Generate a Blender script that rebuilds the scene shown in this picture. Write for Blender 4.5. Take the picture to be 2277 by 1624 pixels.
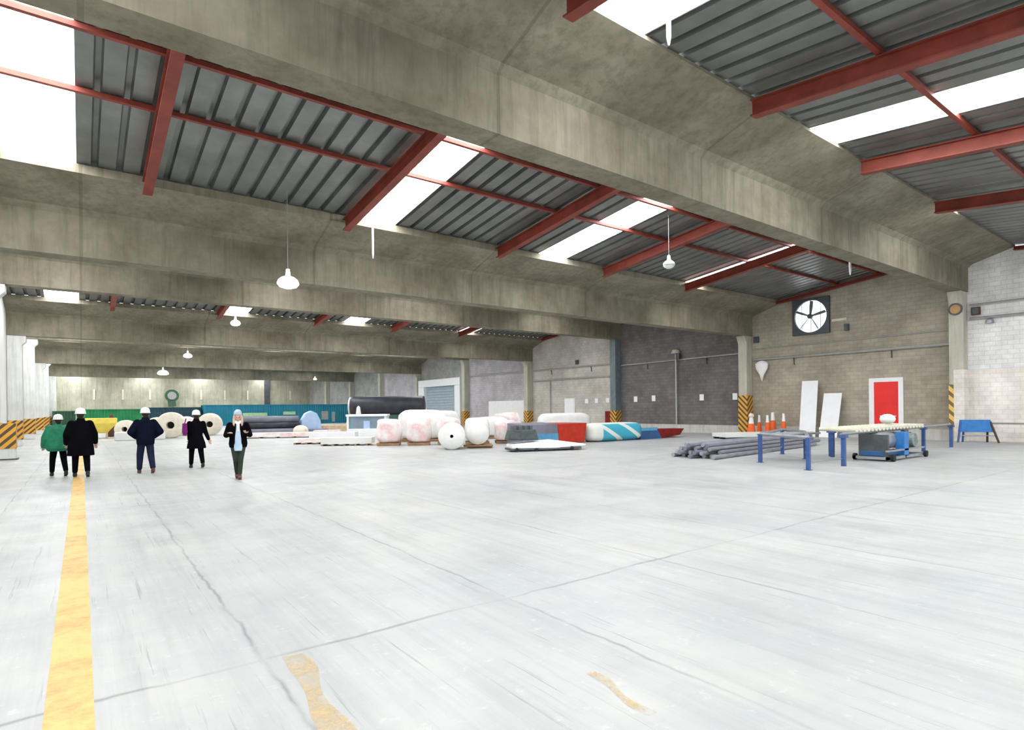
import bpy, bmesh, math, random
from mathutils import Vector, Matrix
random.seed(7)
for _o in list(bpy.data.objects): bpy.data.objects.remove(_o)
SC = bpy.context.scene; COL = SC.collection
PI = math.pi

# ------------------------------------------------------------------ camera
FPX = 1285.81; YAW = math.radians(36.684); HZ = 908.19; ROLL = math.radians(.647); EYE = 1.70
cd = bpy.data.cameras.new('camera'); cam = bpy.data.objects.new('camera', cd); COL.objects.link(cam)
cd.sensor_width = 36; cd.sensor_fit = 'HORIZONTAL'; cd.lens = 36*FPX/2277; cd.shift_y = (HZ-812)/2277
cd.clip_start = .05; cd.clip_end = 400
cam.matrix_world = Matrix.Translation((0, 0, EYE)) @ Matrix.Rotation(-YAW, 4, 'Z') @ Matrix.Rotation(PI/2, 4, 'X') @ Matrix.Rotation(-ROLL, 4, 'Z')
SC.camera = cam

# ------------------------------------------------------------------ sky, sun, exposure
w = bpy.data.worlds.new('sky'); SC.world = w; w.use_nodes = True
bg = w.node_tree.nodes['Background']; bg.inputs[0].default_value = (.90, .95, 1, 1); bg.inputs[1].default_value = 2.5
SC.view_settings.view_transform = 'Standard'; SC.view_settings.look = 'None'
SC.view_settings.gamma = 1; SC.view_settings.exposure = 0; SC.view_settings.use_curve_mapping = False
SKYLIGHT = 20.0

# hall dimensions (metres): X runs along the roof beams, Y into the depth of the hall
XL, XR = -3.1, 32.0
YA, S, NB = 8.86, 10.42, 9            # beam 0 is the first one ahead of the camera
YFAR, YNEAR = 102.0, -9.5
ZHI, ZLO = 6.70, 5.82                  # undersides of ridge beams and valley beams
HC, HF, LIP, WEB, FLW = 1.19, 1.66, .22, .31, 1.95
def by(i): return YA + S*i
def bz(i): return ZHI if i % 2 == 0 else ZLO
def top(i): return bz(i)+HF+(.07 if i % 2 == 0 else LIP)   # upper edge of a beam's flange
def roofz(y):                          # height of the sheeting's underside
    i = math.floor((y-YA)/S); t = (y-by(i)-FLW)/(S-2*FLW); t = max(-.02, min(1.02, t))
    return top(i)*(1-t) + top(i+1)*t + .03

# ------------------------------------------------------------------ helpers
def ray(u, v):
    c, s = math.cos(ROLL), math.sin(ROLL); du = u-1138; dv = HZ-v
    a = du*c+dv*s; b = -du*s+dv*c; st, ct = math.sin(YAW), math.cos(YAW)
    return Vector((st+a/FPX*ct, ct-a/FPX*st, b/FPX))
def at(u, v, X=None, Y=None, Z=0.0):   # a pixel of the photograph as a point on a plane of the hall
    d = ray(u, v)
    k = X/d.x if X is not None else Y/d.y if Y is not None else (Z-EYE)/d.z
    return Vector((0, 0, EYE)) + d*k

def tag(o, label=None, cat=None, group=None, kind=None):
    if label: o['label'] = label
    if cat: o['category'] = cat
    if group: o['group'] = group
    if kind: o['kind'] = kind
    return o
def empty(name, loc, label, cat, rz=0, group=None):
    o = bpy.data.objects.new(name, None); COL.objects.link(o); o.location = loc; o.rotation_euler = (0, 0, rz)
    o.empty_display_size = .2
    return tag(o, label, cat, group)
def copy_tree(o, parent=None):
    c = o.copy(); COL.objects.link(c); c.parent = parent
    for ch in list(o.children): copy_tree(ch, c)
    return c

class MB:
    def __init__(s): s.b = bmesh.new(); s.mi = 0
    def _m(s, n0):
        if s.mi:
            s.b.faces.ensure_lookup_table()
            for f in s.b.faces[n0:]: f.material_index = s.mi
    def box(s, x0, x1, y0, y1, z0, z1, M=None):
        n0 = len(s.b.faces)
        vs = [Vector((x, y, z)) for x in (x0, x1) for y in (y0, y1) for z in (z0, z1)]
        if M: vs = [M @ v for v in vs]
        v = [s.b.verts.new(p) for p in vs]
        for f in ((0,1,3,2),(4,6,7,5),(0,4,5,1),(2,3,7,6),(0,2,6,4),(1,5,7,3)): s.b.faces.new([v[i] for i in f])
        s._m(n0); return s
    def tube(s, p0, p1, r0, r1=None, seg=12, ry=1.0):
        r1 = r0 if r1 is None else r1; n0 = len(s.b.faces)
        p0, p1 = Vector(p0), Vector(p1); d = (p1-p0).normalized()
        a = d.cross(Vector((0, 0, 1)) if abs(d.z) < .95 else Vector((0, 1, 0))).normalized(); c = d.cross(a)
        R = [[s.b.verts.new(p+(a*math.cos(t)+c*math.sin(t)*ry)*r) for t in [2*PI*k/seg for k in range(seg)]] for p, r in ((p0, r0), (p1, r1))]
        for k in range(seg):
            s.b.faces.new((R[0][k], R[0][(k+1) % seg], R[1][(k+1) % seg], R[1][k]))
        s.b.faces.new(R[0][::-1]); s.b.faces.new(R[1]); s._m(n0); return s
    def loft(s, rings, closed_ends=True):  # rings: lists of equal length
        n0 = len(s.b.faces); R = [[s.b.verts.new(p) for p in r] for r in rings]; n = len(R[0])
        for i in range(len(R)-1):
            for k in range(n): s.b.faces.new((R[i][k], R[i][(k+1) % n], R[i+1][(k+1) % n], R[i+1][k]))
        if closed_ends: s.b.faces.new(R[0][::-1]); s.b.faces.new(R[-1])
        s._m(n0); return s
    def lathe(s, prof, c=(0, 0, 0), seg=20, sx=1, sy=1, M=None, caps=True):   # prof: (r, z) pairs
        rings = []
        for r, z in prof:
            r = max(r, .0005); ring = [Vector((r*math.cos(2*PI*k/seg)*sx, r*math.sin(2*PI*k/seg)*sy, z)) for k in range(seg)]
            if M: ring = [M @ p for p in ring]
            rings.append([p+Vector(c) for p in ring])
        return s.loft(rings, caps)
    def prism(s, poly, a0, a1, axis='x'):   # poly in the plane across the axis
        def P(q, t): return Vector((t, q[0], q[1])) if axis == 'x' else Vector((q[0], t, q[1])) if axis == 'y' else Vector((q[0], q[1], t))
        return s.loft([[P(q, a0) for q in poly], [P(q, a1) for q in poly]])
    def ball(s, c, rx, ry=None, rz=None, M=None, seg=16, rg=10):
        ry = rx if ry is None else ry; rz = rx if rz is None else rz
        prof = [(math.sin(PI*k/rg), -math.cos(PI*k/rg)) for k in range(rg+1)]; rings = []
        for r, z in prof:
            r = max(r, .002); ring = [Vector((r*math.cos(2*PI*j/seg)*rx, r*math.sin(2*PI*j/seg)*ry, z*rz)) for j in range(seg)]
            if M: ring = [M @ p for p in ring]
            rings.append([p+Vector(c) for p in ring])
        return s.loft(rings)
    def quadgrid(s, f, nu, nv):
        V = [[s.b.verts.new(f(i/nu, j/nv)) for j in range(nv+1)] for i in range(nu+1)]
        for i in range(nu):
            for j in range(nv): s.b.faces.new((V[i][j], V[i+1][j], V[i+1][j+1], V[i][j+1]))
        return s
    def build(s, name, mats, parent=None, smooth=False, loc=None, bevel=0, remesh=0, solid=0):
        if not isinstance(mats, (list, tuple)): mats = [mats]
        bmesh.ops.recalc_face_normals(s.b, faces=s.b.faces)
        me = bpy.data.meshes.new(name); s.b.to_mesh(me); s.b.free()
        for m in mats: me.materials.append(m)
        o = bpy.data.objects.new(name, me); COL.objects.link(o)
        if parent: o.parent = parent
        if loc is not None: o.location = loc
        if solid: m = o.modifiers.new('solid', 'SOLIDIFY'); m.thickness = solid
        if remesh:
            m = o.modifiers.new('remesh', 'REMESH'); m.mode = 'VOXEL'; m.voxel_size = remesh; m.use_smooth_shade = True
            m2 = o.modifiers.new('smooth', 'SMOOTH'); m2.iterations = 4; m2.factor = .5
        if bevel: m = o.modifiers.new('bevel', 'BEVEL'); m.width = bevel; m.segments = 2; m.limit_method = 'ANGLE'
        if smooth:
            for p in me.polygons: p.use_smooth = True
        return o

# ------------------------------------------------------------------ materials
def newmat(name, rough=.8, metal=0, spec=.3):
    m = bpy.data.materials.new(name); m.use_nodes = True; nt = m.node_tree; b = nt.nodes['Principled BSDF']
    b.inputs['Roughness'].default_value = rough; b.inputs['Metallic'].default_value = metal
    b.inputs['Specular IOR Level'].default_value = spec
    return m, nt, b
def N(nt, t, **k):
    n = nt.nodes.new(t)
    for a, v in k.items(): setattr(n, a, v)
    return n
def L(nt, a, b): nt.links.new(a, b)
def math_n(nt, op, a, b=None, c=None):
    n = N(nt, 'ShaderNodeMath', operation=op)
    for i, v in enumerate((a, b, c)):
        if v is None: continue
        if isinstance(v, (int, float)): n.inputs[i].default_value = v
        else: L(nt, v, n.inputs[i])
    return n.outputs[0]
def coords(nt, scale=(1, 1, 1), kind='Object'):
    tc = N(nt, 'ShaderNodeTexCoord'); mp = N(nt, 'ShaderNodeMapping'); mp.inputs['Scale'].default_value = scale
    L(nt, tc.outputs[kind], mp.inputs[0]); return mp.outputs[0]
def noise(nt, vec, scale, detail=4, rough=.6):
    n = N(nt, 'ShaderNodeTexNoise'); n.inputs['Scale'].default_value = scale; n.inputs['Detail'].default_value = detail
    n.inputs['Roughness'].default_value = rough; L(nt, vec, n.inputs['Vector']); return n.outputs['Fac']
def ramp(nt, fac, stops):
    r = N(nt, 'ShaderNodeValToRGB'); e = r.color_ramp.elements
    while len(e) < len(stops): e.new(.5)
    for q, (p, c) in zip(e, stops): q.position = p; q.color = (*c, 1) if len(c) == 3 else c
    L(nt, fac, r.inputs[0]); return r.outputs[0]
def mix(nt, f, a, b, mode='MIX'):
    n = N(nt, 'ShaderNodeMix', data_type='RGBA', blend_type=mode)
    for i, v in ((0, f), (6, a), (7, b)):
        if isinstance(v, (int, float)): n.inputs[i].default_value = v
        elif isinstance(v, tuple): n.inputs[i].default_value = (*v, 1)
        else: L(nt, v, n.inputs[i])
    return n.outputs[2]
def bump(nt, b, h, strength=.3, dist=.02):
    n = N(nt, 'ShaderNodeBump'); n.inputs['Strength'].default_value = strength; n.inputs['Distance'].default_value = dist
    L(nt, h, n.inputs['Height']); L(nt, n.outputs[0], b.inputs['Normal'])
def plain(name, col, rough=.7, metal=0, var=.12, scale=3, spec=.3, bmp=0):
    m, nt, b = newmat(name, rough, metal, spec); v = coords(nt)
    n = noise(nt, v, scale)
    c = ramp(nt, n, [(.3, tuple(x*(1-var) for x in col)), (.7, tuple(min(1, x*(1+var)) for x in col))])
    L(nt, c, b.inputs['Base Color'])
    if bmp: bump(nt, b, n, bmp)
    return m
def rgb(r, g, b):
    f = lambda c: ((c/255+.055)/1.055)**2.4 if c > 10 else c/255/12.92
    return (f(r), f(g), f(b))

def m_concrete(name, a, c, seams=0):
    m, nt, b = newmat(name, .85); v = coords(nt)
    n1 = noise(nt, v, .7, 6, .65)
    n2 = noise(nt, coords(nt, (3.0, 3.0, .25)), 1.6, 4, .7)         # run-down streaks
    col = ramp(nt, n1, [(.3, a), (.7, c)])
    col = mix(nt, ramp(nt, n2, [(.45, (0, 0, 0)), (.75, (.55, .55, .55))]), col, tuple(x*.55 for x in a))
    if seams:
        sx = N(nt, 'ShaderNodeSeparateXYZ'); L(nt, v, sx.inputs[0])
        fr = math_n(nt, 'FRACT', math_n(nt, 'MULTIPLY', sx.outputs[0], 1/seams))
        ln = math_n(nt, 'LESS_THAN', fr, .012)
        col = mix(nt, math_n(nt, 'MULTIPLY', ln, .35), col, tuple(x*.45 for x in a))
    L(nt, col, b.inputs['Base Color']); bump(nt, b, noise(nt, v, 9, 5), .15); return m
M = {}
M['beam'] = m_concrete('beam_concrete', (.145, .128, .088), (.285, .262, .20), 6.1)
M['column'] = m_concrete('column_concrete', (.42, .41, .33), (.58, .57, .48))
M['pale_column'] = m_concrete('pale_column_concrete', (.62, .63, .60), (.80, .81, .79))
M['far'] = m_concrete('far_wall_concrete', (.36, .35, .26), (.54, .53, .43), 7)

def m_block(name, c1, c2, mortar, bw=.4, bh=.2, ax='y'):
    m, nt, b = newmat(name, .9); tc = N(nt, 'ShaderNodeTexCoord'); sx = N(nt, 'ShaderNodeSeparateXYZ'); L(nt, tc.outputs['Object'], sx.inputs[0])
    cb = N(nt, 'ShaderNodeCombineXYZ'); L(nt, sx.outputs[1 if ax == 'y' else 0], cb.inputs[0]); L(nt, sx.outputs[2], cb.inputs[1])
    br = N(nt, 'ShaderNodeTexBrick'); L(nt, cb.outputs[0], br.inputs['Vector'])
    br.inputs['Color1'].default_value = (*c1, 1); br.inputs['Color2'].default_value = (*c2, 1); br.inputs['Mortar'].default_value = (*mortar, 1)
    br.inputs['Scale'].default_value = 1; br.inputs['Brick Width'].default_value = bw; br.inputs['Row Height'].default_value = bh
    br.inputs['Mortar Size'].default_value = .012
    n = noise(nt, tc.outputs['Object'], .55, 6, .7)
    col = mix(nt, .75, br.outputs['Color'], ramp(nt, n, [(.3, (.62, .6, .57)), (.7, (1.3, 1.3, 1.3))]), 'MULTIPLY')
    L(nt, col, b.inputs['Base Color']); bump(nt, b, br.outputs['Fac'], -.4, .01); return m
M['block_tan'] = m_block('tan_block', (.37, .335, .27), (.42, .385, .315), (.32, .295, .24))
M['block_dark'] = m_block('dark_block', (.15, .138, .135), (.185, .172, .168), (.13, .12, .118))
M['block_pale'] = m_block('pale_block', (.50, .48, .43), (.56, .54, .49), (.45, .43, .39))
M['block_mauve'] = m_block('grey_block', (.44, .42, .44), (.50, .48, .50), (.38, .365, .385))
M['block_grey'] = m_block('mid_grey_block', (.33, .33, .31), (.38, .38, .36), (.29, .29, .275))
M['block_white'] = m_block('white_painted_block', (.78, .78, .77), (.84, .84, .83), (.66, .66, .66))
M['block_cream'] = m_block('cream_painted_block', (.80, .75, .69), (.86, .81, .76), (.72, .68, .63))
M['wall_pale'] = plain('pale_plaster', (.72, .72, .69), .9, var=.08, scale=.6)
M['plinth'] = m_concrete('plinth_concrete', (.46, .45, .41), (.60, .59, .55))

def m_floor():
    m, nt, b = newmat('floor_concrete', .42, 0, .35); v = coords(nt)
    sx = N(nt, 'ShaderNodeSeparateXYZ'); L(nt, v, sx.inputs[0]); X, Y = sx.outputs[0], sx.outputs[1]
    base = ramp(nt, noise(nt, v, .35, 6, .65), [(.3, (.355, .375, .378)), (.55, (.43, .436, .424)), (.75, (.50, .495, .47))])
    # long trowel and tyre streaks running down the hall
    st = noise(nt, coords(nt, (2.6, .10, 1)), 1.6, 6, .72)
    base = mix(nt, ramp(nt, st, [(.44, (0, 0, 0)), (.64, (.36, .36, .36))]), base, (.26, .275, .275))
    st2 = noise(nt, coords(nt, (.5, 1.6, 1)), 1.1, 5, .7)
    base = mix(nt, ramp(nt, st2, [(.52, (0, 0, 0)), (.75, (.35, .35, .35))]), base, (.30, .335, .36))
    sp = noise(nt, v, 7, 6, .75)
    base = mix(nt, ramp(nt, sp, [(.58, (0, 0, 0)), (.72, (.5, .5, .5))]), base, (.60, .60, .585))
    # scratches
    sc = noise(nt, coords(nt, (9, .22, 1)), 2.2, 3, .8)
    base = mix(nt, ramp(nt, sc, [(.60, (0, 0, 0)), (.70, (.6, .6, .6))]), base, (.20, .20, .20))
    wob = math_n(nt, 'MULTIPLY', math_n(nt, 'SUBTRACT', noise(nt, v, 1.3, 3), .5), .14)
    def joints(c, off, pitch, wd):
        t = math_n(nt, 'ADD', math_n(nt, 'ADD', c, -off+1000*pitch), wob)
        f = math_n(nt, 'FRACT', math_n(nt, 'MULTIPLY', t, 1/pitch))
        d = math_n(nt, 'MULTIPLY', math_n(nt, 'MINIMUM', f, math_n(nt, 'SUBTRACT', 1, f)), pitch)
        return math_n(nt, 'SUBTRACT', 1, math_n(nt, 'SMOOTH_MIN', math_n(nt, 'MULTIPLY', d, 1/wd), 1, .1))
    j = math_n(nt, 'MAXIMUM', joints(X, .98, 2.08, .022), joints(Y, 4.2, 8.3, .03))
    brk = ramp(nt, noise(nt, v, .9, 3), [(.38, (.25, .25, .25)), (.55, (1, 1, 1))])
    jm = math_n(nt, 'MULTIPLY', math_n(nt, 'MULTIPLY', j, .62), brk)
    base = mix(nt, jm, base, (.10, .11, .11))
    L(nt, base, b.inputs['Base Color']); bump(nt, b, sp, .06, .01)
    r = ramp(nt, noise(nt, v, 1.2, 5), [(.35, (.34,)*3), (.7, (.6,)*3)]); L(nt, r, b.inputs['Roughness'])
    return m
M['floor'] = m_floor()

def m_worn(name, col, lo, hi, a0=1):
    m, nt, b = newmat(name, .5); v = coords(nt)
    n = noise(nt, v, 5, 6, .75); n2 = noise(nt, coords(nt, (1, 1, 1)), .8, 3)
    t = math_n(nt, 'ADD', math_n(nt, 'MULTIPLY', n, .6), math_n(nt, 'MULTIPLY', n2, .5))
    b.inputs['Base Color'].default_value = (*col, 1)
    L(nt, ramp(nt, t, [(lo, (a0, a0, a0)), (hi, (0, 0, 0))]), b.inputs['Alpha']); return m
M['yellow_paint'] = m_worn('worn_yellow_paint', (.66, .43, .15), .50, 1.0)
M['faded_paint'] = m_worn('faded_yellow_paint', (.62, .44, .20), .40, .68, .7)

def m_hazard(name, a=(.74, .37, .045), c=(.10, .075, .05), k=3.2, flip=1):
    m, nt, b = newmat(name, .6); v = coords(nt); sx = N(nt, 'ShaderNodeSeparateXYZ'); L(nt, v, sx.inputs[0])
    t = math_n(nt, 'ADD', math_n(nt, 'ADD', sx.outputs[0], sx.outputs[1]), math_n(nt, 'MULTIPLY', sx.outputs[2], -flip))
    f = math_n(nt, 'FRACT', math_n(nt, 'MULTIPLY', math_n(nt, 'ADD', t, 100), k))
    L(nt, mix(nt, math_n(nt, 'GREATER_THAN', f, .55), a, c), b.inputs['Base Color']); return m
M['hazard'] = m_hazard('hazard_stripes')
M['hazard_small'] = m_hazard('hazard_stripes_pale', (.80, .52, .14), (.20, .14, .06), 2.4)

M['sheet'] = plain('galvanised_sheet', (.20, .21, .20), .38, .6, .25, .8, .5)
M['red_steel'] = plain('red_oxide_steel', (.215, .043, .028), .5, .1, .25, 2)
M['dark_steel'] = plain('dark_steel', (.10, .11, .12), .5, .5, .2)
M['grey_steel'] = plain('grey_steel', (.34, .36, .38), .4, .6, .2)
M['galv'] = plain('galvanised_pipe', (.42, .42, .40), .45, .5)
M['green_steel'] = plain('blue_grey_steel_column', (.16, .20, .22), .6, .2, .15)
M['blue_paint'] = plain('blue_painted_steel', (.05, .10, .27), .45, .1, .25, 4)
M['blue_bright'] = plain('bright_blue_paint', (.04, .19, .50), .45, .1, .2, 4)
M['black'] = plain('black_cloth', (.0035, .0035, .005), .95, var=.3, spec=.04)
M['black_rubber'] = plain('black_rubber', (.02, .02, .02), .7)
M['dark_plastic'] = plain('black_membrane', (.035, .037, .05), .45, 0, .4, 1.5)
M['navy'] = plain('navy_cloth', (.005, .007, .018), .95, var=.3, spec=.05)
M['denim'] = plain('dark_denim', (.014, .018, .042), .9, var=.3, scale=8, spec=.1)
M['green_cloth'] = plain('green_padded_cloth', (.015, .19, .10), .7, var=.3, scale=5)
M['purple'] = plain('purple_cloth', (.16, .01, .13), .8)
M['shirt'] = plain('pale_blue_cloth', (.48, .62, .78), .8)
M['olive'] = plain('dark_olive_cloth', (.036, .045, .036), .9, spec=.1)
M['brown_leather'] = plain('brown_leather', (.09, .035, .025), .5)
M['hair_dark'] = plain('dark_hair', (.018, .012, .010), .6, var=.4, scale=20)
M['hair_blonde'] = plain('blonde_hair', (.55, .40, .30), .6, var=.25, scale=20)
M['wool'] = plain('grey_blue_wool', (.42, .50, .56), .9, var=.2, scale=30)
M['helmet'] = plain('white_helmet_shell', (.84, .85, .84), .35, var=.03)
M['white_sheet'] = plain('white_board', (.84, .85, .86), .5, var=.03)
M['white_wrap'] = plain('white_plastic_wrap', (.82, .82, .80), .35, var=.06, scale=4, bmp=.3)
M['cream'] = plain('cream_wrap', (.74, .68, .56), .6, var=.12, scale=4)
M['brown_wood'] = plain('pallet_wood', (.36, .22, .12), .8, var=.3, scale=5)
M['pale_wood'] = plain('pale_wood', (.66, .50, .33), .8, var=.2, scale=5)
M['orange'] = plain('orange_plastic', (.85, .14, .03), .5, var=.1)
M['red_pvc'] = plain('red_painted_sheet', (.48, .03, .012), .45, var=.2)
M['darkred'] = plain('dark_red_sheet', (.20, .008, .008), .5, var=.3)
M['red_door'] = plain('red_door_paint', (.80, .035, .03), .45, var=.1, scale=1.5)
M['yellow'] = plain('yellow_machine_paint', (.85, .66, .12), .45, var=.12)
M['cont_green'] = plain('green_container_paint', (.025, .23, .085), .55, var=.25, scale=.7)
M['cont_dgreen'] = plain('dark_green_container_paint', (.05, .12, .075), .55, var=.2)
M['cont_navy'] = plain('dark_teal_container_paint', (.025, .065, .09), .55, var=.2)
M['cont_teal'] = plain('teal_container_paint', (.02, .20, .29), .55, var=.2, scale=.5)
M['lime'] = plain('pale_green_lettering', (.36, .55, .33), .6)
M['pale_blue'] = plain('pale_blue_sheet', (.45, .60, .85), .5, var=.1)
M['glass_blue'] = plain('blue_grey_glass', (.22, .30, .36), .15, 0, .2, 1, .6)
M['shutter'] = plain('blue_grey_shutter', (.36, .43, .49), .5, .2, .08)
M['rollers'] = plain('cream_rollers', (.62, .60, .48), .5, .2, .1)
M['violet'] = plain('grey_violet_sheet', (.20, .20, .25), .5, var=.25, scale=1.2)
M['board_blue'] = plain('sea_blue_sheet', (.10, .33, .55), .5, var=.25, scale=1)
M['deep_blue'] = plain('deep_blue_sheet', (.03, .10, .24), .5, var=.3, scale=1)
M['engine'] = plain('grey_green_engine', (.22, .26, .26), .5, .4, .45, 5)
M['pump'] = plain('grey_green_casting', (.075, .095, .09), .6, .2, .3, 6)
M['amber'] = plain('amber_lens', (.50, .30, .12), .4)

def m_wrap_pink():
    m, nt, b = newmat('pink_and_white_film', .4); v = coords(nt)
    n = noise(nt, v, 2.2, 4, .6)
    c = ramp(nt, n, [(.38, (.84, .83, .80)), (.52, (.82, .70, .68)), (.64, (.80, .52, .52)), (.72, (.83, .80, .77))])
    L(nt, c, b.inputs['Base Color']); bump(nt, b, noise(nt, v, 8), .3); return m
M['pink_wrap'] = m_wrap_pink()
def m_teal_stripes():
    m, nt, b = newmat('teal_and_cream_stripes', .45); v = coords(nt); sx = N(nt, 'ShaderNodeSeparateXYZ'); L(nt, v, sx.inputs[0])
    t = math_n(nt, 'ADD', math_n(nt, 'MULTIPLY', sx.outputs[0], 1), math_n(nt, 'MULTIPLY', sx.outputs[2], 1.9))
    f = math_n(nt, 'FRACT', math_n(nt, 'MULTIPLY', math_n(nt, 'ADD', t, 50.05), .62))
    inside = math_n(nt, 'MULTIPLY', math_n(nt, 'GREATER_THAN', sx.outputs[0], .35), math_n(nt, 'LESS_THAN', sx.outputs[2], .86))
    k = math_n(nt, 'MULTIPLY', math_n(nt, 'GREATER_THAN', f, .26), inside)
    L(nt, mix(nt, k, (.72, .76, .70), (.06, .40, .55)), b.inputs['Base Color']); return m
M['teal_stripes'] = m_teal_stripes()
def m_emit(name, col, s):
    m = bpy.data.materials.new(name); m.use_nodes = True; nt = m.node_tree; b = nt.nodes['Principled BSDF']
    b.inputs['Base Color'].default_value = (*col, 1); b.inputs['Emission Color'].default_value = (*col, 1); b.inputs['Emission Strength'].default_value = s; return m
M['skylight'] = m_emit('daylit_translucent_panel', (.97, .985, 1), SKYLIGHT)
M['lamp_on'] = m_emit('lit_lamp_lens', (.95, 1, 1), 14)
M['fan_light'] = m_emit('daylight_behind_fan', (.93, .96, 1), 1.6)
M['lamp_glow'] = m_emit('glowing_frosted_shade', (.93, .97, .98), 1.1)
M['lamp_off'] = plain('frosted_lamp_shade', (.72, .74, .70), .3)
def m_skin():
    m, nt, b = newmat('skin', .55); v = coords(nt)
    col = mix(nt, noise(nt, v, 6), (.56, .33, .26), (.62, .38, .30))
    def spot(c, r, colr, col):
        n = N(nt, 'ShaderNodeVectorMath', operation='DISTANCE'); L(nt, v, n.inputs[0]); n.inputs[1].default_value = c
        return mix(nt, math_n(nt, 'LESS_THAN', n.outputs['Value'], r), col, colr)
    for x in (-.031, .031): col = spot((x, -.09, 1.565), .014, (.03, .02, .02), col)
    col = spot((0, -.098, 1.498), .017, (.45, .10, .10), col)
    L(nt, col, b.inputs['Base Color']); return m
M['skin'] = m_skin()

ORD = ['nearest', 'second', 'third', 'fourth', 'fifth', 'sixth', 'seventh', 'eighth', 'ninth', 'tenth', 'eleventh']

# ------------------------------------------------------------------ setting
MB().box(XL-.4, XR+.4, YNEAR, YFAR+.4, -.3, 0).build('floor', M['floor'])['kind'] = 'structure'
# ceiling: ribbed metal sheets, interrupted by the translucent panels
SKYX = [(-1.45, -.05), (6.95, 8.25), (14.35, 15.75), (23.5, 24.75)]
PAN, DEP = .5, .12
def ribs(x0, x1):
    pts = []; k = math.ceil((x0-XL)/PAN-1e-6); pts.append((x0, 0))
    x = x0; i = math.floor((x0-XL)/PAN)
    while True:
        b0 = XL+i*PAN
        for dx, z in ((.33, 0), (.36, DEP), (.47, DEP), (.5, 0)):
            q = b0+dx
            if x0 < q < x1: pts.append((q, z))
        i += 1
        if b0+PAN > x1: break
    pts.append((x1, 0)); return pts
cb = MB()
for i in range(-2, NB):
    y0, y1 = by(i), by(i+1)
    if i == -2: y0 = YNEAR
    if i == NB-1: y1 = YFAR-.02
    a, b_ = y0+(FLW-.12)*(i > -2), y1-(FLW-.12)*(i < NB-1)
    def rz(y, i=i):
        t = (y-by(i)-FLW)/(S-2*FLW); return top(i)*(1-t)+top(i+1)*t+.03
    segs = []; x = XL-.3
    for s0, s1 in SKYX: segs.append((x, s0-.01)); x = s1+.01
    segs.append((x, XR+.3))
    for s0, s1 in segs:
        pts = ribs(s0, s1)
        r0 = [cb.b.verts.new((px, a, rz(a)+pz)) for px, pz in pts]; r1 = [cb.b.verts.new((px, b_, rz(b_)+pz)) for px, pz in pts]
        for k in range(len(pts)-1): cb.b.faces.new((r0[k], r0[k+1], r1[k+1], r1[k]))
for i in range(-1, NB):                 # strips added to block daylight in rib ends along the valley beams
    if i % 2 == 0: continue
    for y, sgn in ((by(i)-FLW+.10, -1), (by(i)+FLW-.10, 1)):
        z = top(i)+.03; x = XL-.3
        for s0, s1 in SKYX+[(XR+.3, 0)]: cb.box(x, s0-.012, y-.01, y+.01, z+.0, z+DEP+.015); x = s1+.012
o = cb.build('ceiling', M['sheet'], solid=.012); o['kind'] = 'structure'

# right wall: one face per bay, following the roof
WM = ['block_tan', 'block_dark', 'block_pale', 'block_mauve', 'block_grey']
names = [M['block_white'], M['block_cream']]+[M[k] for k in WM]
wb = MB()
def bay_poly(y0, y1, z0=0):
    yy = [y0]+[by(i) for i in range(-2, NB+1) if y0+.01 < by(i) < y1-.01]+[y1]
    return [(y0, z0), (y1, z0)]+[(y, roofz(min(max(y, YNEAR), YFAR-.01))+.05) for y in reversed(yy)]
def wall_seg(y0, y1, mi, z0=0, zt=None):
    wb.mi = mi
    p = bay_poly(y0, y1, z0) if zt is None else [(y0, z0), (y1, z0), (y1, zt), (y0, zt)]
    wb.prism(p, XR, XR+.35)
wall_seg(YNEAR, by(0), 1, 0, 3.2); wall_seg(YNEAR, by(0), 0, 3.2)
for i in range(0, NB):
    y1 = by(i+1) if i < NB-1 else YFAR
    wall_seg(by(i), y1, [2, 3, 4, 5, 6, 5, 6, 6, 6][i])
wb.build('wall_right', names)['kind'] = 'structure'
MB().prism(bay_poly(YNEAR, YFAR), XL-.35, XL).build('wall_left', M['wall_pale'])['kind'] = 'structure'
MB().box(XL-.35, XR+.35, YFAR, YFAR+.35, 0, 8.6).build('wall_far', M['far'])['kind'] = 'structure'
# raised kerb along the foot of the right wall
kb = MB()
for i in range(0, 4): kb.box(XR-.32, XR, by(i)+.32, by(i+1)-.32, 0, .5)
kb.build('baseboard_right', M['plinth'])['kind'] = 'structure'
MB().box(XR-.03, XR, YNEAR, by(0)-.35, .78, .84).build('trim_1', M['block_grey'])['kind'] = 'structure'

# ------------------------------------------------------------------ concrete beams
def beam_profile(y, z, LIP=LIP):
    return [(y-WEB, z), (y-WEB, z+HC-.12), (y-WEB-.16, z+HC+.02), (y-FLW, z+HF), (y-FLW, z+HF+LIP), (y-FLW+.14, z+HF+LIP), (y-WEB-.05, z+HC+.32),
            (y+WEB+.05, z+HC+.32), (y+FLW-.14, z+HF+LIP), (y+FLW, z+HF+LIP), (y+FLW, z+HF), (y+WEB+.16, z+HC+.02), (y+WEB, z+HC-.12), (y+WEB, z)]
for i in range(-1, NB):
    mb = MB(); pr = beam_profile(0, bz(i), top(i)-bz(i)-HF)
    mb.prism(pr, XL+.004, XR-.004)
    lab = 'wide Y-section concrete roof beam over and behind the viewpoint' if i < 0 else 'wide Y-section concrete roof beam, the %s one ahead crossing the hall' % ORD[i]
    tag(mb.build('concrete_beam', M['beam'], loc=(0, by(i), 0)), lab, 'beam', 'concrete roof beams crossing the hall')

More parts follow.
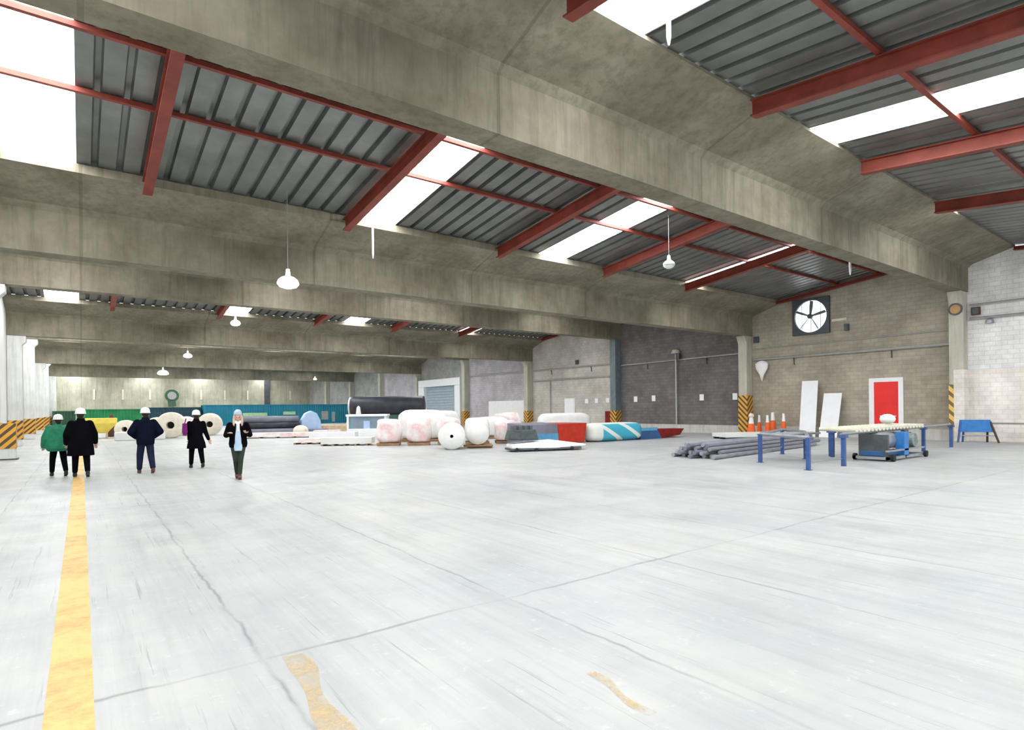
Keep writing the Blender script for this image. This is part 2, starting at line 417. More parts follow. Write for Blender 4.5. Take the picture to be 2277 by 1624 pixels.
# roof steel: red rafters down the slopes, thin purlins across them
XRAF = [-4.1+5.5, 6.9, 12.4, 17.9, 23.4]
for i in (-1, 0, 1, 2):
    y0, y1 = by(i)+FLW+.01, by(i+1)-FLW-.01
    for n, x in enumerate([(1.4, 6.6, 12.35, 17.85, 23.4, 31.72), (.8, 6.35, 11.75, 17.1, 22.6, 31.72)][0 if i != -1 else 1]):
        mb = MB(); h = .36 if x < 30 else .16
        z0, z1 = roofz(y0)-.146, roofz(y1)-.146
        for dx0, dx1, dz0, dz1 in ((-.11, .11, -h, -h+.03), (-.11, .11, -.03, 0), (-.02, .02, -h+.02, -.02)):
            mb.loft([[Vector((x+dx0, y, z+dz0)), Vector((x+dx1, y, z+dz0)), Vector((x+dx1, y, z+dz1)), Vector((x+dx0, y, z+dz1))] for y, z in ((y0, z0), (y1, z1))])
        bayn = ['in the roof bay overhead', 'in the bay behind the nearest concrete beam', 'in the bay behind the second concrete beam', 'in the bay behind the third concrete beam'][i+1]
        who = ['first', 'second', 'third', 'fourth', 'fifth', 'last'][n]
        tag(mb.build('steel_rafter', M['red_steel']), 'red steel rafter %s, %s from the left' % (bayn, who), 'rafter', 'red rafters under the metal roof')
    for n, f in enumerate((.315, .50) if i >= 0 else (.22, .571)):
        y = by(i)+S*f
        z = roofz(y); mb = MB().box(XL+.01, XR-.01, y-.05, y+.05, z-.13, z-.035)
        tag(mb.build('steel_purlin', M['red_steel']), 'thin red steel purlin %s, %s' % (['in the roof bay overhead', 'in the bay behind the nearest concrete beam', 'in the bay behind the second concrete beam', 'in the bay behind the third concrete beam'][i+1], ['nearer one', 'farther one'][n]), 'purlin', 'red purlins under the metal roof')

# translucent roof panels
for i in range(-2, NB):
    y0, y1 = by(i), by(i+1)
    if i == -2: y0 = YNEAR
    if i == NB-1: y1 = YFAR-.02
    a, b_ = y0+(FLW-.10)*(i > -2), y1-(FLW-.10)*(i < NB-1)
    def rz(y, i=i):
        t = (y-by(i)-FLW)/(S-2*FLW); return top(i)*(1-t)+top(i+1)*t+.03
    for n, (s0, s1) in enumerate(SKYX):
        mb = MB(); mb.loft([[Vector((s0, y, z)), Vector((s1, y, z)), Vector((s1, y, z+.03)), Vector((s0, y, z+.03))] for y, z in ((a, rz(a)), (b_, rz(b_)))])
        pos = ['behind the viewpoint', 'in the bay overhead']+['behind the %s concrete beam' % ORD[k] for k in range(NB)]
        tag(mb.build('skylight', M['skylight']), 'translucent roof panel %s, %s from the left' % (pos[i+2], ['first', 'second', 'third', 'fourth'][n]), 'skylight', 'translucent daylight panels in the roof')

# ------------------------------------------------------------------ columns
def right_column(i):
    y = by(i); z1 = bz(i); steel = i == 2
    root = empty('column', (XR-.35, y, 0), 'steel grey-blue column on the right wall beside the dark grey wall bay' if steel else
                 'pale concrete column on the right wall, %s along it, with striped foot' % ORD[i], 'column', 0, 'columns along the right wall')
    ma = M['green_steel'] if steel else M['column']
    z1 -= .006; mb = MB().box(-.25, .34, -.27, .27, 0, z1)
    if not steel:
        mb.prism([(-.45, z1-.001), (-.25, z1-.5), (-.2501, z1-.001)], -.268, .268, 'y')
    mb.build('shaft', ma, root, bevel=.015)
    if i == 0:
        MB().box(-.262, .345, -.285, .1, 0, 3.2).build('painted_foot', M['block_cream'], root)
        MB().box(-.27, .05, .1, .285, .45, 2.55).build('hazard_band', M['hazard_small'], root)
    else:
        MB().box(-.27, .33, -.29, .29, .05, 2.3 if i == 1 else 1.45).build('hazard_band', M['hazard'], root)
for i in range(0, 6): right_column(i)
for i in (6, 7, 8):
    root = empty('column', (XR-.35, by(i), 0), 'distant concrete column on the right wall, %s along it' % ORD[i], 'column', 0, 'columns along the right wall')
    MB().box(-.25, .34, -.27, .27, 0, bz(i)).build('shaft', M['column'], root)
for i in range(2, 9):
    root = empty('column', (XL+.31, by(i), 0), 'white concrete column along the left wall under the %s concrete beam' % ORD[i], 'column', 0, 'columns along the left wall')
    MB().prism([(-.30, 0), (.30, 0), (.30, bz(i)-.5), (.48, bz(i)-.3), (.48, bz(i)-.01), (-.30, bz(i)-.01)], -.3, .3, 'y').build('shaft', M['pale_column'], root, bevel=.02)
    MB().box(-.29, .32, -.32, .32, .35, 1.35).build('hazard_band', M['hazard'], root)
# low striped guard posts beside the aisle
for (x, y, hh, z0, lab) in ((-2.02, 18.3, 1.56, .95, 'low grey guard post with yellow and black stripes, cut off by the left edge'), (-2.2, 28.4, 1.34, .42, 'low white guard post with orange and black stripes left of the woman in green')):
    root = empty('guard_post', (x, y, 0), lab, 'post')
    MB().box(-.24, .24, -.24, .24, 0, hh).build('post', M['pale_column'], root, bevel=.02)
    MB().box(-.255, .255, -.255, .255, z0, hh+.01).build('hazard_band', M['hazard'], root)
    MB().box(-.30, .30, -.30, .30, 0, .05).build('base_plate', M['dark_steel'], root)

# ------------------------------------------------------------------ floor markings
o = MB().quadgrid(lambda a, b: Vector((-.185+.23*a, .2+43*b, .004)), 1, 40).build('floor_line', M['yellow_paint'])
tag(o, 'worn yellow stripe painted down the left side of the floor', 'floor marking')
for (p, q, wd, lab) in (((1.16, 4.15), (1.07, 2.9), .13, 'faded yellow paint mark on the floor at lower left of centre'), ((2.6, 2.68), (2.5, 2.1), .06, 'small faded yellow paint mark on the floor at bottom right of centre')):
    P, Q = Vector((*p, 0)), Vector((*q, 0)); dn = (Q-P).normalized().cross(Vector((0, 0, 1)))
    tag(MB().quadgrid(lambda a, b: P+(Q-P)*b+dn*(a-.5)*wd*(1+.3*math.sin(9*b))+Vector((.02*math.sin(7*b), 0, .004)), 1, 12).build('floor_line', M['faded_paint']), lab, 'floor marking')

# ------------------------------------------------------------------ things on the right wall
WX = XR
# wall fan
root = empty('wall_fan', (WX-.02, 15.5, 6.52), 'square dark-framed wall fan with bright daylight behind its blades', 'fan')
mb = MB(); R = .87; SQ = .985; seg = 40
def sqpt(t):
    c, s = math.cos(t), math.sin(t); k = SQ/max(abs(c), abs(s)); return k*c, k*s
mb.loft([[Vector((x, R*math.cos(2*PI*k/seg), R*math.sin(2*PI*k/seg))) for k in range(seg)] for x in (-.16, 0)]+
        [[Vector((x, *sqpt(2*PI*k/seg))) for k in range(seg)] for x in (0, -.16)]+[[Vector((-.16, R*math.cos(2*PI*k/seg), R*math.sin(2*PI*k/seg))) for k in range(seg)]], False).build('frame', M['dark_steel'], root)
MB().tube((-.02, 0, 0), (0, 0, 0), R, seg=40).build('backing_pane', M['fan_light'], root)
MB().tube((-.22, 0, 0), (-.08, 0, 0), .13, seg=20).build('hub', M['dark_steel'], root)
for k in range(5):
    a = PI/2+.1+2*PI*k/5; mb = MB()
    rad = Vector((0, math.cos(a), math.sin(a))); tan = Vector((0, -math.sin(a), math.cos(a)))
    mb.loft([[Vector((-.14+dx*w_*.6, 0, 0))+rad*r+tan*(w_*sg) for dx, sg in ((-1, -.5), (-1.0, -.42), (1, .5), (1, .42))] for r, w_ in ((.1, .07), (.5, .12), (.83, .11))])
    mb.build('blade', M['dark_steel'], root)
mb = MB()
for q in (-.5, 0, .5):
    mb.tube((-.05, q, -math.sqrt(R*R-q*q)), (-.05, q, math.sqrt(R*R-q*q)), .012, seg=6)
mb.build('guard', M['dark_steel'], root)

# red door (door_1)
root = empty('door_1', (WX-.01, 11.88, 0), None, None); root['kind'] = 'structure'
MB().box(-.06, 0, -.74, -.53, .5, 2.8).box(-.06, 0, .55, .78, .5, 2.8).box(-.06, 0, -.74, .78, 2.8, 3.0).build('door_frame', M['white_sheet'], root)
MB().box(-.04, 0, -.53, .55, .5, 2.8).build('door_leaf', M['red_door'], root)
MB().box(-.09, -.04, -.42, .28, 1.08, 1.13).box(-.09, -.04, .05, .1, 1.02, 1.2).build('door_handle', M['white_sheet'], root)
# white door in the fourth bay
root = empty('door_2', (WX-.01, 35.0, 0), None, None); root['kind'] = 'structure'
MB().box(-.06, 0, -.62, .62, .51, 2.45).build('door_frame', M['white_wrap'], root)
MB().box(-.09, 0, -.52, .52, .4, 2.35).build('door_leaf', M['white_sheet'], root)
# white loading gate
root = empty('door_3', (WX-.03, 55.7, 0), None, None); root['kind'] = 'structure'
MB().box(-.5, 0, -4.4, -3.3, 0, 4.2).box(-.5, 0, 3.4, 4.8, 0, 4.2).box(-.5, 0, -4.4, 4.8, 4.2, 5.0).build('gate_frame', M['white_sheet'], root, bevel=.05)
mb = MB()
for k in range(14): mb.box(-.14, -.02, -3.3, 3.4, k*.3, k*.3+.28)
mb.build('roller_shutter', M['shutter'], root)

# low white cabinets/panels in the fourth bay
tag(MB().box(0, .1, -2.8, 2.8, .5, 2.4).build('wall_panel', M['white_wrap'], loc=(WX-.13, 43.8, 0), bevel=.02), 'wide low white panel fixed to the far grey wall bay', 'panel')
tag(MB().box(0, .25, -.35, .35, .0, .9).build('hose_cabinet', M['darkred'], loc=(WX-.32, 30.45, .502), bevel=.02), 'dark red cabinet at the foot of the steel column', 'cabinet')

# signs on the dark wall
for n, (u, v) in enumerate(((1413, 888), (1453, 886), (1560, 884), (1634, 882))):
    p = at(u, v, X=WX-.02) if n < 3 else at(u, v, X=WX-.05)
    tag(MB().box(-.015, 0, -.16, .16, -.2, .2).build('wall_sign', M['white_sheet'], loc=p, bevel=.005), 'small white sign on the dark wall bay, %s from the left' % ['first', 'second', 'third', 'fourth'][n], 'sign', 'small white signs on the dark wall')
for n, (u, v) in enumerate(((1304, 893), (1326, 892), (1351, 891))):
    p = at(u, v, X=WX-.02)
    tag(MB().box(-.015, 0, -.18, .18, -.16, .2).build('wall_sign', M['white_sheet'], loc=p, bevel=.005), 'small pale sign on the light wall bay left of the steel column, %s' % ['leftmost', 'middle one', 'right one'][n], 'sign', 'small pale signs on the light wall')

# pipes along the wall
def wall_pipe(y0, z0, y1, z1, r, lab, off=.1, brackets=0):
    root = empty('conduit_pipe', (WX-off, (y0+y1)/2, 0), lab, 'pipe')
    yc = (y0+y1)/2
    MB().tube((0, y0-yc, z0), (0, y1-yc, z1), r, seg=8).build('pipe', M['galv'], root)
    for k in range(brackets):
        t = (k+.5)/brackets; y = y0+(y1-y0)*t-yc; z = z0+(z1-z0)*t
        mb = MB(); mb.box(-.03, off-.004, y-.03, y+.03, z+.02, z+.07)
        mb.loft([[Vector((-.02, y-.02, z)), Vector((-.02, y+.02, z)), Vector((.04, y+.02, z)), Vector((.04, y-.02, z))], [Vector((off-.05, y-.02, z-.45)), Vector((off-.05, y+.02, z-.45)), Vector((off-.004, y+.02, z-.45)), Vector((off-.004, y-.02, z-.45))]])
        mb.build('bracket', M['dark_steel'], root)
wall_pipe(9.2, 4.42, 18.9, 4.40, .07, 'grey service pipe along the tan wall under the fan', brackets=2)
wall_pipe(9.2, 5.08, 18.9, 5.0, .035, 'thin upper conduit along the tan wall under the fan', .04)
wall_pipe(-1.1, 5.35, 8.5, 5.47, .06, 'grey pipe along the white wall right of the nearest column', brackets=2)
wall_pipe(-1.1, 6.02, 8.5, 6.08, .04, 'thin upper conduit along the white wall')
wall_pipe(19.7, 4.85, 29.3, 4.75, .05, 'service pipe along the dark wall bay', brackets=2)
wall_pipe(30.1, 4.95, 39.6, 4.95, .06, 'upper service pipe along the light wall bay left of the steel column', brackets=2)
wall_pipe(30.1, 4.05, 39.6, 4.05, .06, 'lower service pipe along the light wall bay left of the steel column')
wall_pipe(40.6, 5.0, 50.0, 5.0, .08, 'dark pipe along the far grey wall bay')
# vertical pipe with a small hood
p = at(1505, 850, X=WX-.12)
root = empty('vertical_pipe', (WX-.22, p.y, .5), 'thin grey vertical pipe with a small hood on the dark wall', 'pipe')
MB().tube((0, 0, 0), (0, 0, 4.75), .06, seg=10).build('pipe', M['galv'], root)
MB().lathe([(.32, 4.72), (.22, 4.95), (.06, 5.02)]).build('hood', M['column'], root)
MB().box(-.1, .02, -.32, -.06, 4.3, 4.75).build('junction_box', M['dark_steel'], root)
p = at(1223, 900, X=WX-.1)
tag(MB().tube((0, 0, 0), (0, 0, 3.4), .05, seg=8).build('vertical_pipe', M['galv'], loc=(WX-.1, p.y, .5)), 'thin dark vertical pipe on the light wall right of the striped column', 'pipe')
# conical white bag hanging by column
p = at(1688, 818, X=WX-.2)
tag(MB().lathe([(.03, -.72), (.14, -.35), (.36, .0), (.40, .3), (.2, .44), (.03, .48)], seg=18, sx=.4).build('hanging_bag', M['white_wrap'], loc=(WX-.2, 18.3, 3.83), smooth=True), 'grey-white tapering bag hanging on the wall beside the second column', 'bag')
# clock-like lamp & boxes near column
root = empty('round_gauge', (XR-.625, by(0), 5.90), 'round brown dial with a dark ring on the nearest column', 'dial')
MB().lathe([(.27, 0), (.27, .05), (.20, .05), (.20, .02)], M=Matrix.Rotation(-PI/2, 4, 'Y'), seg=28).build('ring', M['dark_steel'], root)
MB().lathe([(.2, 0), (.2, .03), (.1, .05), (.001, .055)], M=Matrix.Rotation(-PI/2, 4, 'Y'), seg=24).build('lens', M['amber'], root)
for (u, v, sx_, lab) in ((2170, 692, .16, 'small dark brown box on the white wall right of the nearest column'), (1883, 728, .1, 'small dark box on the tan wall right of the fan'), (1682, 756, .14, 'small dark box on the tan wall beside the second column'), (1283, 806, .14, 'small dark box high on the light wall bay')):
    p = at(u, v, X=WX-.05); mb = MB().box(-.12, .05, -sx_, sx_, -.17, .17)
    root = empty('junction_box', p, lab, 'box'); mb.build('housing', M['brown_leather'] if u > 2000 else M['dark_steel'], root, bevel=.02)
    MB().box(-.14, -.12, -sx_*.7, sx_*.7, -.13, .13).build('cover', M['dark_steel'], root)
p = at(1866, 711, X=WX-.05)
tag(MB().box(-.06, .05, -.38, .38, -.07, .07).build('light_batten', M['cream'], loc=p, bevel=.02), 'short cream batten light on the tan wall right of the fan', 'light')
p = at(2200, 714, X=WX-.15)
tag(MB().lathe([(.16, -.1), (.14, .05), (.05, .12)], sx=.9).build('wall_lamp', M['grey_steel'], loc=p), 'small grey lamp hanging under the pipe on the white wall', 'lamp')

# ------------------------------------------------------------------ lamps and hanging tubes
def high_bay(x, y, z, on, lab, r=.3, wire=2.0):
    root = empty('high_bay_lamp', (x, y, z), lab, 'lamp', 0, 'high bay lamps hanging from the roof')
    MB().lathe([(r, -.04), (r*1.02, .0), (r*.9, r*.3), (r*.6, r*.55), (.07, r*.7), (.05, r+.1)], seg=24).build('shade', M['lamp_glow'] if on else M['lamp_off'], root, smooth=True)
    MB().lathe([(r*.95, -.04), (r*.8, -.10), (r*.4, -.14), (.001, -.15)], seg=24).build('lens', M['lamp_on'] if on else M['lamp_off'], root, smooth=True)
    MB().tube((0, 0, r+.09), (0, 0, wire), .008, seg=6).build('cord', M['galv'], root)
def lampat(u, v, Y, on, lab, r):
    p = at(u, v, Y=Y); high_bay(p.x, p.y, p.z, on, lab, r, roofz(Y)-p.z-.02)
lampat(640, 630, 16.6, True, 'largest lit high bay lamp, hanging against the underside of the second concrete beam', .29)
lampat(523, 719, 34.74, True, 'small lit lamp left of centre, above the walking woman with beanie', .26)
lampat(417, 792, 55, True, 'small lit lamp above the person with the purple bag', .34)
lampat(362, 831, 66, True, 'lowest lit lamp above the man in the navy jacket', .5)
lampat(1487, 588, 12.6, False, 'unlit frosted lamp hanging below the nearest roof slope', .2)
lampat(700, 843, 76, True, 'faint far lamp near the end of the hall', .22)
def tube_hang(x, y, z0, z1, r, lab):
    root = empty('hanging_tube', (x, y, z0), lab, 'tube')
    MB().tube((0, 0, .12), (0, 0, z1-z0), r*.8, seg=10).build('tube', M['white_sheet'], root)
    MB().tube((0, 0, 0), (0, 0, .13), r*.35, r*.8, seg=10).build('tip', M['white_sheet'], root)
tube_hang(7.55, 5.85, 7.45, 8.3, .05, 'white tube hanging under the overhead translucent panel')
tube_hang(7.46, 17.297, 6.5, 7.65, .04, 'thin pale tube hanging in front of the second concrete beam')
p = at(1890, 612, Y=10.0); tube_hang(p.x, p.y, p.z, roofz(10.9), .05, 'white tube hanging below the nearest beam left of the column')

# ------------------------------------------------------------------ roller tables, frames and machine (right)
def leg(mb, x, y, z1, s=.045):
    mb.box(x-s, x+s, y-s, y+s, 0, z1)
def frame_table(pts, ztop, lab, name='work_frame', mat='blue_paint', lows=True, grp=None):
    c = sum((Vector(p) for p in pts), Vector((0, 0)))/len(pts)
    root = empty(name, (c.x, c.y, 0), lab, 'frame', 0, grp)
    for p in pts:
        q = Vector(p)-c; mb = MB(); leg(mb, q.x, q.y, ztop-.03); mb.box(q.x-.08, q.x+.08, q.y-.08, q.y+.08, 0, .012)
        mb.build('leg', M[mat], root)
    mb = MB(); mb2 = MB()
    for k in range(len(pts)):
        a, b = Vector(pts[k])-c, Vector(pts[(k+1) % len(pts)])-c
        mb.tube((a.x, a.y, ztop-.03), (b.x, b.y, ztop-.03), .05, seg=4)
        if lows and k % 2 == 1: mb2.tube((a.x, a.y, .25), (b.x, b.y, .25), .022, seg=6)
    mb.build('top_rail', M['grey_steel'], root)
    if lows: mb2.build('brace', M['grey_steel'], root)
    return root
ft = frame_table([(15.16, 7.47), (16.2, 9.4), (19.5, 10.5), (18.2, 9.05)], .88, 'blue-legged open steel frame nearest the camera, left end of the roller table')
MB().box(-.8, 1.3, -.35, .55, .79, .84).build('shelf_sheet', M['grey_steel'], ft)
# roller conveyor
A0, A1 = Vector((16.9, 7.4)), Vector((26.9, 7.79)); B0, B1 = Vector((17.6, 8.75)), Vector((26.0, 8.55))
c = (A0+A1+B0+B1)/4
root = empty('roller_conveyor', (c.x, c.y, 0), 'long roller conveyor table on blue legs in front of the red door', 'conveyor')
for q in ((16.84, 7.33), (19.76, 9.0), (19.55, 8.85), (23.9, 7.72), (26.95, 7.79)):
    mb = MB(); leg(mb, q[0]-c.x, q[1]-c.y, .86, .05); mb.box(q[0]-c.x-.09, q[0]-c.x+.09, q[1]-c.y-.09, q[1]-c.y+.09, .78, .86); mb.build('leg', M['blue_paint'], root)
MB().tube((A0.x-c.x, A0.y-c.y, .88), (A1.x-c.x, A1.y-c.y, .88), .045, seg=4).build('side_rail', M['grey_steel'], root)
MB().tube((A0.x-c.x+2.9, A0.y+1.4-c.y, .88), (A1.x-c.x-.3, A1.y+.75-c.y, .88), .045, seg=4).build('side_rail', M['grey_steel'], root)
for k in range(20):
    x = 17.9+k*.27-c.x; y = 7.42-c.y+.02*k*.1
    MB().tube((x, y, .95), (x+.35, y+1.2, .95), .062, seg=10).build('roller', M['rollers'], root)
MB().tube((15.4-c.x, 7.5-c.y, .2), (16.8-c.x, 7.35-c.y, .2), .015, seg=6).build('brace', M['grey_steel'], root)
# grey sack on the conveyor
tag(MB().ball((0, 0, .10), .3, .22, .17).build('white_sack', M['white_wrap'], loc=(21.6, 8.0, 1.10), smooth=True), 'small white sack lying on the roller conveyor in front of the red door', 'sack')
# machine under it
mc = Vector((20.25, 7.45, 0))
root = empty('compressor_unit', mc, 'grey machine on a skid with a blue post under the roller conveyor', 'machine')
MB().box(-1.3, 1.5, -.45, -.37, .05, .13).box(-1.3, 1.5, .45, .53, .05, .13).box(-1.3, -1.2, -.45, .53, .05, .13).box(1.4, 1.5, -.45, .53, .05, .13).box(-.05, .03, -.45, .53, .05, .13).box(-1.3, 1.5, -.45, -.37, .28, .33).build('skid', M['grey_steel'], root)
MB().lathe([(.001, -.62), (.14, -.6), (.25, -.5), (.25, .5), (.14, .6), (.001, .62)], c=(-.55, 0, .57), M=Matrix.Rotation(PI/2, 4, 'Y'), seg=20).build('tank', M['grey_steel'], root, smooth=True)
MB().box(-1.25, -.1, -.3, .35, .14, .3).build('sump', M['deep_blue'], root, bevel=.03)
MB().box(-1.22, -1.12, -.4, .4, .13, .79).box(-1.12, -.12, .3, .38, .3, .84).build('end_frame', M['dark_steel'], root)
MB().box(-.12, .22, -.45, -.2, .1, .84).build('post', M['blue_bright'], root, bevel=.01)
mb = MB().box(.55, 1.3, -.25, .4, .3, .62); mb.tube((.9, -.4, .55), (.9, .4, .55), .22, seg=18); mb.tube((1.15, -.3, .45), (1.15, .3, .45), .16, seg=14); mb.box(.6, 1.0, -.2, .3, .6, .8)
mb.build('motor', M['engine'], root, bevel=.02)
MB().tube((1.05, 0, .78), (1.3, 0, .82), .08, seg=10).box(.95, 1.4, -.12, .12, .74, .78).build('air_filter', M['dark_steel'], root)
for x, y in ((-1.1, -.5), (1.45, -.5), (1.6, .45), (-1.1, .55)):
    MB().tube((x, y-.04, .1), (x, y+.04, .1), .1, seg=16).build('wheel', M['black_rubber'], root)
# blue folded trestle by the white wall
tc_ = at(2166, 983, Z=0); tc_ = Vector((30.9, 8.05, 0))
root = empty('folding_trestle', tc_, 'blue folding trestle stand against the white wall at far right', 'trestle', math.radians(-63))
mb = MB()
mb.prism([(-.62, .45), (-.56, .98), (.5, .98), (.6, .45)], -.03, .03, 'y'); mb.build('panel', M['blue_bright'], root, bevel=.01)
for x0, x1, y1 in ((-.52, -.66, -.18), (-.4, -.4, .3), (.5, .74, -.18), (.4, .46, .3)):
    MB().tube((x0, 0, .9), (x1, y1, .0), .04, seg=6).build('leg', M['blue_paint' if x0 < 0 else 'brown_leather'], root)
MB().tube((-.6, -.1, .3), (.66, -.1, .3), .02, seg=6).build('brace', M['grey_steel'], root)

# bundle of grey rods on the floor
k = 0
for row, n in ((0, 7), (1, 6), (2, 5), (3, 4)):
    for j in range(n):
        y = (j-(n-1)/2)*.26+random.uniform(-.02, .02); z = .07+row*.115; dx = random.uniform(-.6, .3)
        sag = random.uniform(-.004, .004)
        mb = MB().tube((-4.0+dx, y+sag*3-.1*0, 0), (4.6+dx, y*.75, 0), .07, seg=8)
        o = mb.build('grey_rod', M['violet'] if (j+row) % 2 else M['grey_steel'], loc=(20.3, 12.0, z)); o.rotation_euler = (0, 0, math.radians(5))
        tag(o, 'long grey rod in the loose bundle lying on the floor left of the work frame', 'rod', 'grey rods bundled on the floor')
# board stack near wall
bs = Vector((28.4, 16.5, 0))
root = empty('sheet_stack', bs, 'flat stack of pale sheets on dark bearers left of the conveyor', 'stack', math.radians(-25))
MB().box(-2.3, 2.3, -.05, .05, 0, .1).box(-2.3, 2.3, -.6, -.5, 0, .1).box(-2.3, 2.3, .5, .6, 0, .1).build('bearer', M['dark_steel'], root)
MB().box(-2.35, 2.35, -.65, .65, .1, .3).build('sheets', M['wall_pale'], root, bevel=.01)
# cones
def cone(u, hgt, X, lab, r=.14, ball=False):
    p = at(u, 940, X=X)
    root = empty('traffic_cone', (X, p.y, 0), lab, 'cone', 0, None)
    bs_ = max(.14, r*1.1); MB().box(-bs_, bs_, -bs_, bs_, 0, .04).build('base', M['orange'], root, bevel=.01)
    MB().lathe([(r, .03), (r*.6, hgt*.6), (r*.52, hgt*.66)]).build('body', M['orange'], root)
    MB().lathe([(r*.55, hgt*.62), (r*.42, hgt*.85), (r*.36, hgt)]).build('collar', M['white_sheet'], root)
    if ball: MB().ball((0, 0, hgt+.08), .15).build('lamp', M['cream'], root, smooth=True)
cone(1670, 1.05, 30.3, 'stout orange traffic cone with pale ball on top beside the striped column', .27, True)
cone(1688, 1.15, 31.1, 'slim orange traffic cone, second from the striped column', .15)
cone(1706, 1.15, 30.7, 'slim orange traffic cone, third from the striped column', .17)
cone(1718, 1.3, 31.35, 'tallest orange traffic cone in the middle of the row', .22)
cone(1742, 1.25, 31.0, 'orange traffic cone at the right end of the row', .17)
# leaning white boards
def lean(y0, y1, z1, x0, x1, lab, t=.04, z0=.0, sh=-.0):
    mb = MB(); mb.loft([[Vector((x, a+s, z)) for x, a, s in ((x_-t, y0, s_), (x_, y0, s_), (x_, y1, s_), (x_-t, y1, s_))] for x_, z, s_ in ((x0, z0, 0), (x1, z1, sh))])
    tag(mb.build('leaning_board', M['white_sheet'], bevel=.004), lab, 'board')
lean(14.9, 15.75, 3.0, 31.0, 31.62, 'tall white board leaning on the tan wall left of the shorter one', sh=.1)
lean(13.85, 14.75, 2.3, 31.1, 31.62, 'shorter white board leaning on the tan wall right of the tall one', sh=-.05)
p = at(1790, 978, Z=0)
root = empty('white_crate', (26.9, 13.6, 0), 'low white box on the floor in front of the tall leaning board', 'box')
MB().box(-.45, .45, -.35, .35, 0, .42).build('body', M['white_sheet'], root, bevel=.02)
MB().box(-.48, .48, -.38, .38, .42, .48).build('lid', M['white_wrap'], root, bevel=.01)

# ------------------------------------------------------------------ coloured panel boxes in the middle
def lump(prof_l, prof_r, name, mats, root): pass
root = empty('panel_crate', (17.9, 20.9, 0), 'long low crate with grey-violet and blue side and red end', 'crate')
MB().prism([(-.3, .35), (-.25, .93), (.9, 1.0), (.9, 0), (-.3, 0)], -1.95, .15).build('grey_side', M['violet'], root)
MB().prism([(-.34, .0), (-.30, .5), (-.2, .5), (-.2, 0)], -1.6, .15).build('blue_side', M['board_blue'], root)
MB().loft([[Vector((.15, -.35, 0)), Vector((.15, -.33, .93)), Vector((.15, .8, .98)), Vector((.15, .8, 0))], [Vector((1.72, -.45, .02)), Vector((1.9, -.42, .95)), Vector((1.9, .8, .95)), Vector((1.72, .8, .02))]]).build('red_end', M['red_pvc'], root, bevel=.02)
MB().box(-1.9, 1.5, -.56, -.5, 0, .04).build('skid', M['dark_steel'], root)
root = empty('striped_drum_box', (20.1, 20.1, 0), 'rounded white container with teal diagonal stripes', 'container')
mb = MB(); rings = []
for x, k in ((-.22, .6), (-.12, .85), (.1, .95), (.4, 1), (2.3, 1), (2.9, .97), (3.15, .93)):
    rings.append([Vector((x, .5+.62*k*math.copysign(abs(math.cos(t))**.6, math.cos(t)), .46+.46*k*math.copysign(abs(math.sin(t))**.6, math.sin(t)))) for t in [2*PI*j/28 for j in range(28)]])
mb.loft(rings).build('shell', M['teal_stripes'], root, smooth=True)
MB().box(.1, 2.9, .2, .3, 0, .06).box(.1, 2.9, .8, .9, 0, .06).build('bearer', M['dark_steel'], root)
root = empty('wedge_box', (23.3, 20.1, 0), 'low wedge-shaped box, blue then dark red towards its tip', 'box')
MB().loft([[Vector((0, 0, 0)), Vector((0, 0, .62)), Vector((0, 1, .62)), Vector((0, 1, 0))], [Vector((1.7, 0, 0)), Vector((1.3, 0, .50)), Vector((1.3, 1, .5)), Vector((1.7, 1, 0))]]).build('blue_part', M['deep_blue'], root)
MB().loft([[Vector((1.7, .0, 0)), Vector((1.3, .0, .50)), Vector((1.3, 1, .5)), Vector((1.7, 1, 0))], [Vector((3.5, .2, .12)), Vector((3.8, .15, .46)), Vector((3.8, .9, .46)), Vector((3.5, .8, .1))]]).build('red_part', M['darkred'], root)
MB().box(-.02, 1.3, -.02, 0, .44, .60).build('light_stripe', M['board_blue'], root)
# flat trolley with white cover and grey machine
root = empty('flat_trolley', (14.6, 17.9, 0), 'low flat trolley with a white cover in front of the long crate', 'trolley', math.radians(-20))
MB().loft([[Vector((-1.2, -.4, .12)), Vector((-1.2, -.4, .3)), Vector((-1.2, .4, .3)), Vector((-1.2, .4, .12))], [Vector((.6, -.45, .1)), Vector((.6, -.45, .42)), Vector((.6, .45, .42)), Vector((.6, .45, .1))], [Vector((1.9, -.3, .14)), Vector((2.0, -.3, .22)), Vector((2.0, .3, .22)), Vector((1.9, .3, .14))]]).build('white_cover', M['white_wrap'], root, bevel=.04)
MB().box(-1.25, 1.7, -.42, .42, .06, .13).build('deck', M['dark_steel'], root)
for x in (-1.0, -.2, 1.3):
    for y in (-.38, .38): MB().tube((x, y-.04, .08), (x, y+.04, .08), .08, seg=14).build('wheel', M['black_rubber'], root)
root = empty('grey_pump', (13.95, 18.12, .05), 'dark grey ribbed machine standing on the left end of the flat trolley', 'machine', math.radians(-20))
mb = MB().loft([[Vector((sx*a, sy*b, z)) for sx, sy in ((-1, -1), (1, -1), (1, 1), (-1, 1))] for a, b, z in ((.62, .3, .42), (.52, .26, .8))])
mb.build('housing', M['pump'], root, bevel=.03)
mb = MB()
for q in (-.35, -.12, .12, .35): mb.box(q-.05, q+.05, -.2, .2, .8, .95)
mb.build('fin', M['dark_steel'], root)
MB().box(-.6, .6, -.28, .28, .385, .42).build('base_plate', M['dark_steel'], root)

